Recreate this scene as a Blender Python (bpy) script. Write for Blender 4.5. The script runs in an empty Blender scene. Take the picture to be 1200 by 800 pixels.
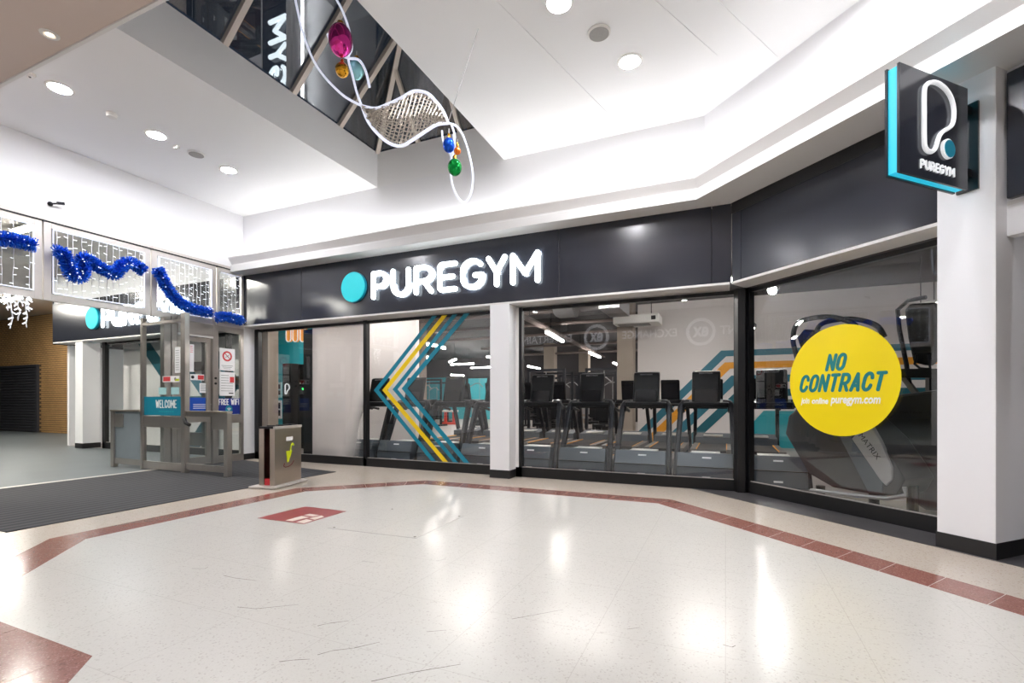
import bpy, bmesh, math, random
from mathutils import Vector, Matrix
random.seed(7)
R = math.radians
V = Vector
SC = bpy.context.scene
COL = SC.collection

# ------------------------------------------------------------------ camera
F, CX, HY, H, YAW = 570.0, 600.0, 469.0, 1.2, R(23.7)
cam_d = bpy.data.cameras.new('camera')
cam_d.sensor_width = 36.0
cam_d.lens = F / 1200.0 * 36.0
cam_d.shift_y = (HY - 400.0) / 1200.0
cam_d.clip_start = 0.05
cam_d.clip_end = 200
cam = bpy.data.objects.new('camera', cam_d)
COL.objects.link(cam)
cam.location = (0, 0, H)
cam.rotation_euler = (R(90), 0, YAW)
SC.camera = cam

# ------------------------------------------------------------------ world, exposure
w = bpy.data.worlds.new('night_sky')
SC.world = w
w.use_nodes = True
w.node_tree.nodes['Background'].inputs[0].default_value = (0.010, 0.014, 0.022, 1)
w.node_tree.nodes['Background'].inputs[1].default_value = 1.0
SC.view_settings.view_transform = 'Standard'
SC.view_settings.look = 'None'
SC.view_settings.exposure = 0.93
SC.view_settings.gamma = 1.0
SC.view_settings.use_curve_mapping = False
SC.cycles.sample_clamp_indirect = 6.0
SC.cycles.max_bounces = 10
SC.cycles.diffuse_bounces = 5
SC.cycles.glossy_bounces = 4
SC.cycles.transparent_max_bounces = 24
SC.cycles.transmission_bounces = 6
SC.cycles.caustics_reflective = False
SC.cycles.caustics_refractive = False

E_DOWN = 235.0      # mall downlight lens radiance
E_COVE = 11.0        # unseen strip added on top of the cornice
E_TUBE = 60.0       # gym LED tubes
E_SPOT = 220.0      # gym spot lamps
E_OUT = 150.0         # lamps under the outside canopy, several of them added

# ------------------------------------------------------------------ pixel rays (image taken as 1200 x 800)
RT = V((math.cos(YAW), math.sin(YAW), 0))
FW = V((-math.sin(YAW), math.cos(YAW), 0))
def ray(px, py): return RT * ((px - CX) / F) + FW + V((0, 0, (HY - py) / F))
def atZ(px, py, z=0.0):
    d = ray(px, py); t = (z - H) / d.z
    return V((d.x * t, d.y * t, z))
def atY(px, py, y):
    d = ray(px, py); t = y / d.y
    return V((d.x * t, y, H + d.z * t))
def atX(px, py, x):
    d = ray(px, py); t = x / d.x
    return V((x, d.y * t, H + d.z * t))
def atS(px, py, s):
    d = ray(px, py); t = s / (d.x + d.y)
    return V((d.x * t, d.y * t, H + d.z * t))
BD = V((math.sqrt(.5), -math.sqrt(.5), 0))      # along the angled shopfront
BN = V((-math.sqrt(.5), -math.sqrt(.5), 0))     # out of it, into the mall
X, Y, Z = V((1, 0, 0)), V((0, 1, 0)), V((0, 0, 1))

# ------------------------------------------------------------------ materials
def lin(c):
    def g(u):
        u /= 255.0
        return u / 12.92 if u <= .04045 else ((u + .055) / 1.055) ** 2.4
    return (g(c[0]), g(c[1]), g(c[2]), 1)
MATS = {}
def pm(name, rgb, rough=.5, metal=0.0, var=.06, scale=6.0, bump=0.0, coat=0.0, emit=0.0, spec=.5, stretch=None, emit_rgb=None):
    m = bpy.data.materials.new(name); m.use_nodes = True
    nt = m.node_tree; b = nt.nodes['Principled BSDF']
    c = lin(rgb)
    tc = nt.nodes.new('ShaderNodeTexCoord'); mp = nt.nodes.new('ShaderNodeMapping')
    nt.links.new(tc.outputs['Object'], mp.inputs[0])
    if stretch: mp.inputs['Scale'].default_value = stretch
    n = nt.nodes.new('ShaderNodeTexNoise'); n.inputs['Scale'].default_value = scale; n.inputs['Detail'].default_value = 5
    nt.links.new(mp.outputs[0], n.inputs['Vector'])
    mx = nt.nodes.new('ShaderNodeMix'); mx.data_type = 'RGBA'
    mx.inputs[6].default_value = tuple(max(0, v * (1 - var)) for v in c[:3]) + (1,)
    mx.inputs[7].default_value = tuple(min(1, v * (1 + var)) for v in c[:3]) + (1,)
    nt.links.new(n.outputs['Fac'], mx.inputs[0])
    nt.links.new(mx.outputs[2], b.inputs['Base Color'])
    b.inputs['Roughness'].default_value = rough
    b.inputs['Metallic'].default_value = metal
    b.inputs['Specular IOR Level'].default_value = spec
    b.inputs['Coat Weight'].default_value = coat
    b.inputs['Coat Roughness'].default_value = .05
    if emit > 0:
        b.inputs['Emission Color'].default_value = lin(emit_rgb) if emit_rgb else c
        b.inputs['Emission Strength'].default_value = emit
    if bump > 0:
        bp = nt.nodes.new('ShaderNodeBump'); bp.inputs['Strength'].default_value = bump; bp.inputs['Distance'].default_value = .01
        nt.links.new(n.outputs['Fac'], bp.inputs['Height']); nt.links.new(bp.outputs[0], b.inputs['Normal'])
    MATS[name] = m
    return m
def glass(name, f0=.04, tint=(.97, .985, .985)):
    m = bpy.data.materials.new(name); m.use_nodes = True
    nt = m.node_tree; nt.nodes.clear()
    out = nt.nodes.new('ShaderNodeOutputMaterial')
    tr = nt.nodes.new('ShaderNodeBsdfTransparent'); tr.inputs[0].default_value = tint + (1,)
    gl = nt.nodes.new('ShaderNodeBsdfGlossy'); gl.inputs['Roughness'].default_value = 0.0; gl.inputs[0].default_value = (1, 1, 1, 1)
    ge = nt.nodes.new('ShaderNodeNewGeometry')
    dot = nt.nodes.new('ShaderNodeVectorMath'); dot.operation = 'DOT_PRODUCT'
    nt.links.new(ge.outputs['Normal'], dot.inputs[0]); nt.links.new(ge.outputs['Incoming'], dot.inputs[1])
    ab = nt.nodes.new('ShaderNodeMath'); ab.operation = 'ABSOLUTE'; nt.links.new(dot.outputs['Value'], ab.inputs[0])
    iv = nt.nodes.new('ShaderNodeMath'); iv.operation = 'SUBTRACT'; iv.inputs[0].default_value = 1.0; nt.links.new(ab.outputs[0], iv.inputs[1])
    pw = nt.nodes.new('ShaderNodeMath'); pw.operation = 'POWER'; pw.inputs[1].default_value = 5.0; nt.links.new(iv.outputs[0], pw.inputs[0])
    ma = nt.nodes.new('ShaderNodeMath'); ma.operation = 'MULTIPLY_ADD'; ma.inputs[1].default_value = 1 - f0; ma.inputs[2].default_value = f0
    ma.use_clamp = True
    nt.links.new(pw.outputs[0], ma.inputs[0])
    mx = nt.nodes.new('ShaderNodeMixShader')
    nt.links.new(ma.outputs[0], mx.inputs[0]); nt.links.new(tr.outputs[0], mx.inputs[1]); nt.links.new(gl.outputs[0], mx.inputs[2])
    nt.links.new(mx.outputs[0], out.inputs[0])
    MATS[name] = m
    return m
def terrazzo(name, base, chip_d, chip_l, rough, joint, dark=.55):
    m = pm(name, base, rough=rough, var=.05, scale=.9)
    nt = m.node_tree; b = nt.nodes['Principled BSDF']
    src = b.inputs['Base Color'].links[0].from_socket
    tc = next(n for n in nt.nodes if n.type == 'TEX_COORD')
    def chips(scale, thr, soft, col, src, seed):
        v = nt.nodes.new('ShaderNodeTexVoronoi'); v.inputs['Scale'].default_value = scale; v.feature = 'F1'
        mp = nt.nodes.new('ShaderNodeMapping'); mp.inputs['Location'].default_value = (seed, seed * .7, 0)
        nt.links.new(tc.outputs['Object'], mp.inputs[0]); nt.links.new(mp.outputs[0], v.inputs['Vector'])
        cr = nt.nodes.new('ShaderNodeValToRGB')
        sp = nt.nodes.new('ShaderNodeSeparateColor'); nt.links.new(v.outputs['Color'], sp.inputs[0])
        cr.color_ramp.elements[0].position = thr; cr.color_ramp.elements[0].color = (0, 0, 0, 1)
        cr.color_ramp.elements[1].position = min(1, thr + soft); cr.color_ramp.elements[1].color = (1, 1, 1, 1)
        nt.links.new(sp.outputs[0], cr.inputs[0])
        mx = nt.nodes.new('ShaderNodeMix'); mx.data_type = 'RGBA'; mx.inputs[7].default_value = lin(col)
        ml = nt.nodes.new('ShaderNodeMath'); ml.operation = 'MULTIPLY'; ml.inputs[1].default_value = dark
        nt.links.new(cr.outputs[0], ml.inputs[0])
        nt.links.new(ml.outputs[0], mx.inputs[0]); nt.links.new(src, mx.inputs[6])
        return mx.outputs[2]
    s = chips(125, .93, .03, chip_d, src, 0)
    s = chips(160, .80, .10, chip_l, s, 3.1)
    if joint:
        br = nt.nodes.new('ShaderNodeTexBrick'); br.inputs['Scale'].default_value = 1.0
        br.offset = 0; br.inputs['Brick Width'].default_value = .62; br.inputs['Row Height'].default_value = .62
        br.inputs['Mortar Size'].default_value = .0022; br.inputs['Mortar Smooth'].default_value = .2
        nt.links.new(tc.outputs['Object'], br.inputs['Vector'])
        mx = nt.nodes.new('ShaderNodeMix'); mx.data_type = 'RGBA'; mx.inputs[7].default_value = lin((170, 164, 156))
        ml = nt.nodes.new('ShaderNodeMath'); ml.operation = 'MULTIPLY'; ml.inputs[1].default_value = .45
        nt.links.new(br.outputs['Fac'], ml.inputs[0]); nt.links.new(ml.outputs[0], mx.inputs[0]); nt.links.new(s, mx.inputs[6])
        s = mx.outputs[2]
    nt.links.new(s, b.inputs['Base Color'])
    b.inputs['Specular IOR Level'].default_value = .36
    return m

WHITE = pm('white_paint', (236, 236, 238), .55, var=.015, scale=1.5)
CEIL = pm('ceiling_paint', (238, 238, 238), .6, var=.012, scale=.7)
CORN = pm('cornice_paint', (226, 224, 222), .45, var=.02, scale=1.3)
SHADED = pm('shaded_white', (212, 196, 186), .6, var=.02, scale=1)  # less lit white; its shade is put into the beige base colour
FASC = pm('fascia_gloss', (42, 45, 54), .18, var=.05, scale=2, spec=.6)
BLACK = pm('black_frame', (14, 14, 16), .35, var=.1, scale=8)
SKIRT = pm('black_skirting', (26, 25, 26), .5, var=.1, scale=5)
ALU = pm('brushed_aluminium', (178, 172, 166), .3, metal=.85, var=.06, scale=18, stretch=(1, 1, .05))
ALUL = pm('anodised_frame', (206, 200, 194), .4, metal=.45, var=.04, scale=10)
STEEL = pm('stainless_steel', (190, 178, 166), .28, metal=.95, var=.05, scale=30, stretch=(.05, .05, 1))
GLASS = glass('window_glass', .05)
GLASSC = glass('door_glass', .05)
GLASSR = glass('roof_glass', .13, (.55, .6, .64))
TERI = terrazzo('terrazzo_field', (201, 198, 191), (132, 120, 108), (184, 180, 173), .23, True, .28)
TERO = terrazzo('terrazzo_margin', (192, 181, 169), (126, 110, 96), (182, 166, 152), .24, False, .5)
BROWN = terrazzo('brown_granite', (139, 92, 82), (92, 56, 50), (172, 132, 120), .17, False, .6)
STONE = pm('dark_stone', (66, 64, 66), .5, var=.35, scale=5, bump=.1)
GROUT = pm('grout', (208, 196, 188), .6)
MATT = None
PAVE = pm('pavement', (92, 99, 102), .45, var=.12, scale=1.6)
MORTAR = pm('mortar', (78, 62, 44), .8)
BRICK = pm('brick', (164, 128, 82), .8, var=.28, scale=2.2, bump=.3)
SHUT = pm('shutter_metal', (66, 66, 72), .45, metal=.3, var=.1)
GYMF = pm('gym_floor', (150, 142, 138), .45, var=.12, scale=4)
GYMC = pm('gym_ceiling', (27, 22, 24), .7, var=.15, scale=1)
GYMW = pm('gym_wall_white', (232, 226, 224), .6, var=.02)
CONC = pm('concrete', (158, 146, 134), .8, var=.14, scale=3, bump=.2)
DUCT = pm('galvanised_duct', (150, 150, 152), .4, metal=.5, var=.1)
PIPE = pm('pipe_paint', (120, 108, 104), .5)
TEAL = pm('teal_paint', (40, 160, 172), .5, var=.03)
TEALD = pm('dark_teal', (28, 98, 112), .5, var=.03)
TEALV = pm('teal_vinyl', (16, 132, 158), .35, var=.03)
BLUEP = pm('stripe_blue', (48, 116, 136), .5, var=.03)
ORNG = pm('stripe_orange', (240, 164, 44), .5, var=.03)
YELV = pm('yellow_vinyl', (248, 222, 10), .3, var=.02)
YELC = pm('yellow_stripe', (250, 214, 20), .35, var=.02)
TEALT = pm('teal_ink', (8, 122, 126), .4, var=.02)
WHV = pm('white_vinyl', (246, 246, 244), .4, var=.01)
PAPER = pm('paper', (240, 240, 240), .6, var=.02)
PRINT = pm('grey_print', (150, 150, 152), .6)
INK = pm('black_ink', (20, 20, 22), .6)
RED = pm('red_ink', (206, 50, 56), .5)
NAVY = pm('navy_vinyl', (16, 44, 140), .4, var=.04)
ROYAL = pm('royal_vinyl', (20, 82, 190), .4, var=.04)
LETTER = pm('lit_letter', (255, 255, 255), .4, emit=2.6, emit_rgb=(238, 250, 255), var=0)
DISC = pm('lit_disc', (30, 186, 196), .4, emit=.22, emit_rgb=(40, 214, 222), var=0)
EDGE = pm('lit_edge', (30, 180, 210), .4, emit=.3, emit_rgb=(30, 200, 232), var=0)
NEON = pm('opal_tube', (235, 238, 240), .3, emit=.25, var=0)
LENS = pm('lamp_lens', (255, 255, 255), .4, emit=E_DOWN, emit_rgb=(250, 250, 255), var=0)
LENSW = pm('warm_lens', (255, 240, 215), .4, emit=3, emit_rgb=(255, 238, 215), var=0)
COVE = pm('added_cove_led', (255, 255, 255), .4, emit=E_COVE, var=0)
TUBE = pm('led_tube', (255, 250, 245), .4, emit=E_TUBE, emit_rgb=(255, 246, 240), var=0)
SPOT = pm('spot_lens', (255, 255, 255), .4, emit=E_SPOT, emit_rgb=(255, 252, 248), var=0)
OUTL = pm('canopy_lens', (255, 250, 240), .4, emit=E_OUT, var=0)
PLAST = pm('white_plastic', (232, 230, 226), .4, var=.02)
GREYP = pm('grille_grey', (150, 147, 143), .6, var=.1, scale=60)
DARKP = pm('black_plastic', (13, 13, 15), .38, spec=.22, var=.15, scale=9)
TREADB = pm('treadmill_grey', (84, 92, 100), .4, metal=.25, var=.06)
FRAMEP = pm('treadmill_frame', (30, 31, 36), .38, metal=.3, spec=.3, var=.06)
BELT = pm('running_belt', (34, 33, 34), .7, var=.15, scale=30)
RAIL = pm('side_rail', (120, 116, 114), .4, metal=.4)
SCRN = pm('screen', (12, 12, 16), .2, spec=.3, var=.05)
SILV = pm('silver_cover', (168, 166, 166), .35, metal=.4, var=.04)
SHRD = pm('machine_shroud', (52, 52, 55), .3, metal=.2, var=.08, scale=2)
REDP = pm('red_paint', (226, 70, 52), .4)
TINS = pm('blue_tinsel', (40, 112, 255), .3, metal=.1, var=.4, scale=50)
WIRE = pm('white_wire', (236, 238, 240), .4, var=0)
BULB = pm('string_bulb', (255, 255, 255), .4, emit=.9, emit_rgb=(235, 243, 255), var=0)
ROPE = pm('rope_light', (232, 236, 250), .3, emit=.35, emit_rgb=(226, 232, 255), var=.1, scale=120)
MESHR = pm('ribbon_silver', (206, 198, 186), .35, metal=.7, var=.5, scale=60)
PINK = pm('pink_bauble', (232, 60, 160), .1, metal=.75, var=.05)
AQUA = pm('aqua_bauble', (150, 208, 212), .12, metal=.6, var=.05)
GOLD = pm('gold_bauble', (222, 160, 40), .12, metal=.85, var=.05)
BLUB = pm('blue_bauble', (24, 92, 224), .12, metal=.7, var=.05)
ORGB = pm('orange_bauble', (236, 120, 40), .15, metal=.6, var=.05)
GRNB = pm('green_bauble', (10, 160, 70), .12, metal=.7, var=.05)
RAFT = pm('rafter_paint', (206, 196, 186), .5, var=.04)
LIME = pm('lime_vinyl', (206, 220, 10), .4)
MAROON = pm('maroon_ink', (110, 26, 22), .5)
EMBR = pm('red_inlay', (150, 66, 68), .3, var=.1, scale=14)
EMBW = pm('pale_inlay', (232, 218, 206), .3)
CRACK = pm('crack', (92, 82, 74), .9)
OPPW = pm('opposite_shop_wall', (38, 38, 42), .6)
OPPT = pm('opposite_sign_letter', (220, 220, 225), .5, emit=.5, var=0)
NIGHT = pm('dark_cladding', (30, 36, 44), .5, var=.2)
POSTG = pm('green_led', (40, 230, 90), .4, emit=3, var=0)

# ribbed entrance matting
MATT = pm('ribbed_mat', (50, 50, 54), .85, var=.18, scale=40)
def _rib():
    nt = MATT.node_tree; b = nt.nodes['Principled BSDF']
    tc = next(n for n in nt.nodes if n.type == 'TEX_COORD')
    wv = nt.nodes.new('ShaderNodeTexWave'); wv.bands_direction = 'X'; wv.inputs['Scale'].default_value = 2.3; wv.inputs['Distortion'].default_value = .6
    wv.inputs['Detail'].default_value = 3; wv.inputs['Detail Scale'].default_value = 2
    nt.links.new(tc.outputs['Object'], wv.inputs['Vector'])
    src = b.inputs['Base Color'].links[0].from_socket
    mx = nt.nodes.new('ShaderNodeMix'); mx.data_type = 'RGBA'; mx.blend_type = 'MULTIPLY'
    mr = nt.nodes.new('ShaderNodeMapRange'); mr.inputs[3].default_value = .4; mr.inputs[4].default_value = 1.35
    nt.links.new(wv.outputs['Fac'], mr.inputs[0])
    mx.inputs[0].default_value = 1
    nt.links.new(src, mx.inputs[6]); nt.links.new(mr.outputs[0], mx.inputs[7]); nt.links.new(mx.outputs[2], b.inputs['Base Color'])
    bp = nt.nodes.new('ShaderNodeBump'); bp.inputs['Strength'].default_value = .5; bp.inputs['Distance'].default_value = .01
    nt.links.new(wv.outputs['Fac'], bp.inputs['Height']); nt.links.new(bp.outputs[0], b.inputs['Normal'])
_rib()

# frosted privacy film that fades out towards one edge (gradient along the film's own X)
FILM = pm('privacy_film', (236, 230, 228), .7, var=.02)
def _film():
    nt = FILM.node_tree; b = nt.nodes['Principled BSDF']; out = next(n for n in nt.nodes if n.type == 'OUTPUT_MATERIAL')
    tc = next(n for n in nt.nodes if n.type == 'TEX_COORD')
    sx = nt.nodes.new('ShaderNodeSeparateXYZ'); nt.links.new(tc.outputs['Object'], sx.inputs[0])
    ad = nt.nodes.new('ShaderNodeMath'); ad.operation = 'MULTIPLY_ADD'; ad.inputs[1].default_value = -.22
    nt.links.new(sx.outputs[2], ad.inputs[0]); nt.links.new(sx.outputs[0], ad.inputs[2])
    mr = nt.nodes.new('ShaderNodeMapRange'); mr.inputs[1].default_value = .05; mr.inputs[2].default_value = .50
    mr.inputs[3].default_value = 1.0; mr.inputs[4].default_value = 0.0
    nt.links.new(ad.outputs[0], mr.inputs[0])
    tr = nt.nodes.new('ShaderNodeBsdfTransparent'); mx = nt.nodes.new('ShaderNodeMixShader')
    tl = nt.nodes.new('ShaderNodeBsdfTranslucent'); tl.inputs[0].default_value = lin((240, 236, 234)); m2 = nt.nodes.new('ShaderNodeMixShader'); m2.inputs[0].default_value = .7
    nt.links.new(b.outputs[0], m2.inputs[1]); nt.links.new(tl.outputs[0], m2.inputs[2])
    nt.links.new(mr.outputs[0], mx.inputs[0]); nt.links.new(tr.outputs[0], mx.inputs[1]); nt.links.new(m2.outputs[0], mx.inputs[2])
    nt.links.new(mx.outputs[0], out.inputs[0])
_film()

# ------------------------------------------------------------------ mesh builder
class MB:
    def __init__(s): s.v = []; s.f = []; s.m = []; s.mi = 0
    def add(s, vs, fs):
        o = len(s.v); s.v += [V(p) for p in vs]
        for f in fs: s.f.append([i + o for i in f]); s.m.append(s.mi)
        return s
    def slab(s, p, a, b, c):
        p, a, b, c = V(p), V(a), V(b), V(c)
        vs = [p, p + a, p + a + b, p + b, p + c, p + a + c, p + a + b + c, p + b + c]
        fs = [(0, 3, 2, 1), (4, 5, 6, 7), (0, 1, 5, 4), (1, 2, 6, 5), (2, 3, 7, 6), (3, 0, 4, 7)]
        if a.cross(b).dot(c) < 0: fs = [f[::-1] for f in fs]
        return s.add(vs, fs)
    def box(s, x0, x1, y0, y1, z0, z1):
        return s.slab((x0, y0, z0), (x1 - x0, 0, 0), (0, y1 - y0, 0), (0, 0, z1 - z0))
    def bar(s, p, q, w, d, up=(0, 0, 1)):
        p, q = V(p), V(q); t = (q - p).normalized(); u = V(up)
        if abs(t.dot(u)) > .98: u = X
        a = t.cross(u).normalized(); b = a.cross(t).normalized()
        return s.slab(p - a * w / 2 - b * d / 2, a * w, b * d, q - p)
    def prism(s, pts, vec):
        pts = [V(p) for p in pts]; vec = V(vec); n = len(pts)
        nr = V((0, 0, 0))
        for i in range(n): nr += pts[i].cross(pts[(i + 1) % n])
        if nr.dot(vec) > 0: pts = pts[::-1]
        return s.add(pts + [p + vec for p in pts],
                     [list(range(n)), list(range(2 * n - 1, n - 1, -1))] + [((i + 1) % n, i, i + n, (i + 1) % n + n) for i in range(n)])
    def poly(s, pts): return s.add(pts, [list(range(len(pts)))])
    def tube(s, pts, r, n=8, closed=False):
        pts = [V(p) for p in pts]; k = len(pts); rr = r if hasattr(r, '__len__') else [r] * k
        base = len(s.v); vs = []; ref = None
        for i in range(k):
            if closed: t = pts[(i + 1) % k] - pts[i - 1]
            else: t = pts[min(i + 1, k - 1)] - pts[max(i - 1, 0)]
            t = t.normalized() if t.length > 1e-9 else Z
            if ref is None: ref = X if abs(t.x) < .8 else Y
            a = (ref - t * ref.dot(t)).normalized(); ref = a; b = t.cross(a)
            for j in range(n):
                an = 2 * math.pi * j / n
                vs.append(pts[i] + (a * math.cos(an) + b * math.sin(an)) * rr[i])
        fs = []
        for i in range(k if closed else k - 1):
            i2 = (i + 1) % k
            for j in range(n): fs.append((i * n + j, i * n + (j + 1) % n, i2 * n + (j + 1) % n, i2 * n + j))
        if not closed: fs += [list(range(n))[::-1], [(k - 1) * n + j for j in range(n)]]
        return s.add(vs, fs)
    def cyl(s, c, ax, r, h, n=24):
        c, ax = V(c), V(ax).normalized()
        return s.tube([c, c + ax * h], r, n)
    def ball(s, c, r, n=12, m=8, sc=(1, 1, 1)):
        c = V(c); vs = [c + V((0, 0, r * sc[2]))]
        for i in range(1, m):
            th = math.pi * i / m
            for j in range(n):
                ph = 2 * math.pi * j / n
                vs.append(c + V((r * sc[0] * math.sin(th) * math.cos(ph), r * sc[1] * math.sin(th) * math.sin(ph), r * sc[2] * math.cos(th))))
        vs.append(c - V((0, 0, r * sc[2])))
        fs = [(0, 1 + j, 1 + (j + 1) % n) for j in range(n)]
        for i in range(m - 2):
            for j in range(n): fs.append((1 + i * n + j, 1 + (i + 1) * n + j, 1 + (i + 1) * n + (j + 1) % n, 1 + i * n + (j + 1) % n))
        L = len(vs) - 1; q = 1 + (m - 2) * n
        fs += [(L, q + (j + 1) % n, q + j) for j in range(n)]
        return s.add(vs, fs)
    def lathe(s, prof, c, ax=(0, 0, 1), n=20, ring=False):
        c = V(c); ax = V(ax).normalized(); u = X if abs(ax.x) < .8 else Y
        a = (u - ax * u.dot(ax)).normalized(); b = ax.cross(a); k = len(prof)
        vs = [c + ax * h + (a * math.cos(2 * math.pi * j / n) + b * math.sin(2 * math.pi * j / n)) * r for r, h in prof for j in range(n)]
        fs = [(i * n + j, i * n + (j + 1) % n, (i + 1) * n + (j + 1) % n, (i + 1) * n + j) for i in range(k - 1) for j in range(n)]
        if ring: fs += [((k - 1) * n + j, (k - 1) * n + (j + 1) % n, (j + 1) % n, j) for j in range(n)]
        else: fs += [list(range(n))[::-1], [(k - 1) * n + j for j in range(n)]]
        return s.add(vs, fs)

def spline(P, n=6):
    Q = []
    for i in range(len(P) - 1):
        p0, p1, p2, p3 = P[max(i - 1, 0)], P[i], P[i + 1], P[min(i + 2, len(P) - 1)]
        for k in range(n):
            t = k / n
            Q.append(.5 * ((2 * p1) + (p2 - p0) * t + (2 * p0 - 5 * p1 + 4 * p2 - p3) * t * t + (3 * p1 - p0 - 3 * p2 + p3) * t ** 3))
    return Q + [P[-1]]

WM = {}
def mat_of(o): return WM.get(o.name, Matrix.Identity(4))
def tag(o, label=None, cat=None, group=None, kind=None):
    if label: o['label'] = label
    if cat: o['category'] = cat
    if group: o['group'] = group
    if kind: o['kind'] = kind
    return o
def build(mb, name, mat, parent=None, smooth=False, bevel=0.0, origin=None):
    me = bpy.data.meshes.new(name)
    if parent is not None: inv = mat_of(parent).inverted()
    else:
        if origin is None:
            xs = [p.x for p in mb.v]; ys = [p.y for p in mb.v]
            origin = V(((min(xs) + max(xs)) / 2, (min(ys) + max(ys)) / 2, min(p.z for p in mb.v)))
        inv = Matrix.Translation(-V(origin))
    me.from_pydata([tuple(inv @ p) for p in mb.v], [], mb.f)
    ms = mat if isinstance(mat, (list, tuple)) else [mat]
    for m in ms: me.materials.append(m)
    if len(ms) > 1: me.polygons.foreach_set('material_index', mb.m)
    if bevel > 0:
        bm = bmesh.new(); bm.from_mesh(me)
        es = [e for e in bm.edges if len(e.link_faces) == 2 and e.calc_face_angle(0) > .5]
        bmesh.ops.bevel(bm, geom=es, offset=bevel, segments=2, affect='EDGES', profile=.6, clamp_overlap=True)
        bm.to_mesh(me); bm.free()
    if smooth:
        me.polygons.foreach_set('use_smooth', [True] * len(me.polygons))
        try: me.set_sharp_from_angle(angle=R(40))
        except Exception: pass
    me.update()
    o = bpy.data.objects.new(name, me); COL.objects.link(o)
    if parent is not None:
        o.parent = parent; WM[o.name] = mat_of(parent)
    else:
        o.location = origin; WM[o.name] = Matrix.Translation(V(origin))
    return o
def struct(mb, name, mat, parent=None, **k):
    o = build(mb, name, mat, parent, origin=None if parent else (0, 0, 0), **k)
    if parent is None: o['kind'] = 'structure'
    return o
def thing(name, loc, label, cat, group=None):
    o = bpy.data.objects.new(name, None); COL.objects.link(o); o.empty_display_size = .1
    o.location = loc; WM[o.name] = Matrix.Translation(V(loc))
    return tag(o, label, cat, group)
def sroot(name, loc=(0, 0, 0)):
    o = bpy.data.objects.new(name, None); COL.objects.link(o); o.empty_display_size = .1
    o.location = loc; WM[o.name] = Matrix.Translation(V(loc)); o['kind'] = 'structure'
    return o
def copy_tree(o, parent=None):
    c = o.copy(); COL.objects.link(c); c.parent = parent
    for ch in list(o.children): copy_tree(ch, c)
    return c
def B1(*a): return MB().box(*a)

def text_mb(body, o, ux, uy, width=None, height=None, bold=0.0, shear=0.0, mb=None, centre=True, spacing=1.0):
    """flat lettering in the plane (ux, uy); o is the centre (or the lower-left corner)"""
    cu = bpy.data.curves.new('t', 'FONT'); cu.body = body; cu.size = 1.0; cu.offset = bold; cu.shear = shear
    cu.space_character = spacing; cu.resolution_u = 4; cu.fill_mode = 'FRONT'
    ob = bpy.data.objects.new('t', cu); COL.objects.link(ob)
    dg = bpy.context.evaluated_depsgraph_get()
    me = bpy.data.meshes.new_from_object(ob.evaluated_get(dg))
    vs = [v.co.copy() for v in me.vertices]; fs = [list(p.vertices) for p in me.polygons]
    bpy.data.objects.remove(ob); bpy.data.curves.remove(cu); bpy.data.meshes.remove(me)
    x0 = min(v.x for v in vs); x1 = max(v.x for v in vs); y0 = min(v.y for v in vs); y1 = max(v.y for v in vs)
    sx = width / (x1 - x0) if width else None; sy = height / (y1 - y0) if height else None
    sx = sx or sy; sy = sy or sx
    ux, uy, o = V(ux).normalized(), V(uy).normalized(), V(o)
    cx, cy = ((x0 + x1) / 2, (y0 + y1) / 2) if centre else (x0, y0)
    mb = mb or MB()
    return mb.add([o + ux * (v.x - cx) * sx + uy * (v.y - cy) * sy for v in vs], fs)

def arc(cx, cy, rx, ry, a0, a1, n=10):
    return [(cx + rx * math.cos(R(a0 + (a1 - a0) * i / n)), cy + ry * math.sin(R(a0 + (a1 - a0) * i / n))) for i in range(n + 1)]
def strokes(mb, lines, r, o, ux, uy, nrm, depth):
    """rounded-stroke lettering: a capsule prism along every segment"""
    o, ux, uy, nrm = V(o), V(ux), V(uy), V(nrm)
    q = 0
    for ln in lines:
        for (a, b) in zip(ln[:-1], ln[1:]):
            q += 1; dx, dy = b[0] - a[0], b[1] - a[1]; an = math.degrees(math.atan2(dy, dx))
            pts = arc(b[0], b[1], r, r, an - 90, an + 90, 6) + arc(a[0], a[1], r, r, an + 90, an + 270, 6)
            mb.prism([o + ux * p[0] + uy * p[1] for p in pts], nrm * (depth + .00025 * (q % 5)))      # tops never coplanar
    return mb

# ------------------------------------------------------------------ key planes
YF, YW = 6.8, 7.1                 # fascia face, window plane of the straight shopfront
SF, SW, SP = 6.87, 7.34, 6.66     # angled shopfront: fascia, window, pillar face (x + y)
SU = 6.55                         # white wall above the angled cornice
XC = -8.9                         # entrance wall
ZC = 4.9                          # ceiling
ZF0, ZF1 = 2.68, 3.71             # fascia
def onS(s, t, z=0.0):             # point on an angled plane x+y=s, t metres along BD from where it meets x=0.2
    return V((0.2, s - 0.2, z)) + BD * t
def meetA(y, s): return V((s - y, y, 0))

# ================================================================== FLOOR
floor = struct(MB().poly([(-9.0, -6.6, 0), (7.5, -6.6, 0), (7.5, 7.2, 0), (-9.0, 7.2, 0)]), 'floor', TERO)
out_floor = struct(MB().poly([(-34, -6, -.004), (-9.0, -6, -.004), (-9.0, 12, -.004), (-34, 12, -.004)]), 'floor_outside', PAVE)
struct(B1(-9.12, -8.98, 2.4, 6.8, -.003, .004), 'trim_threshold', ALUL)
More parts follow.
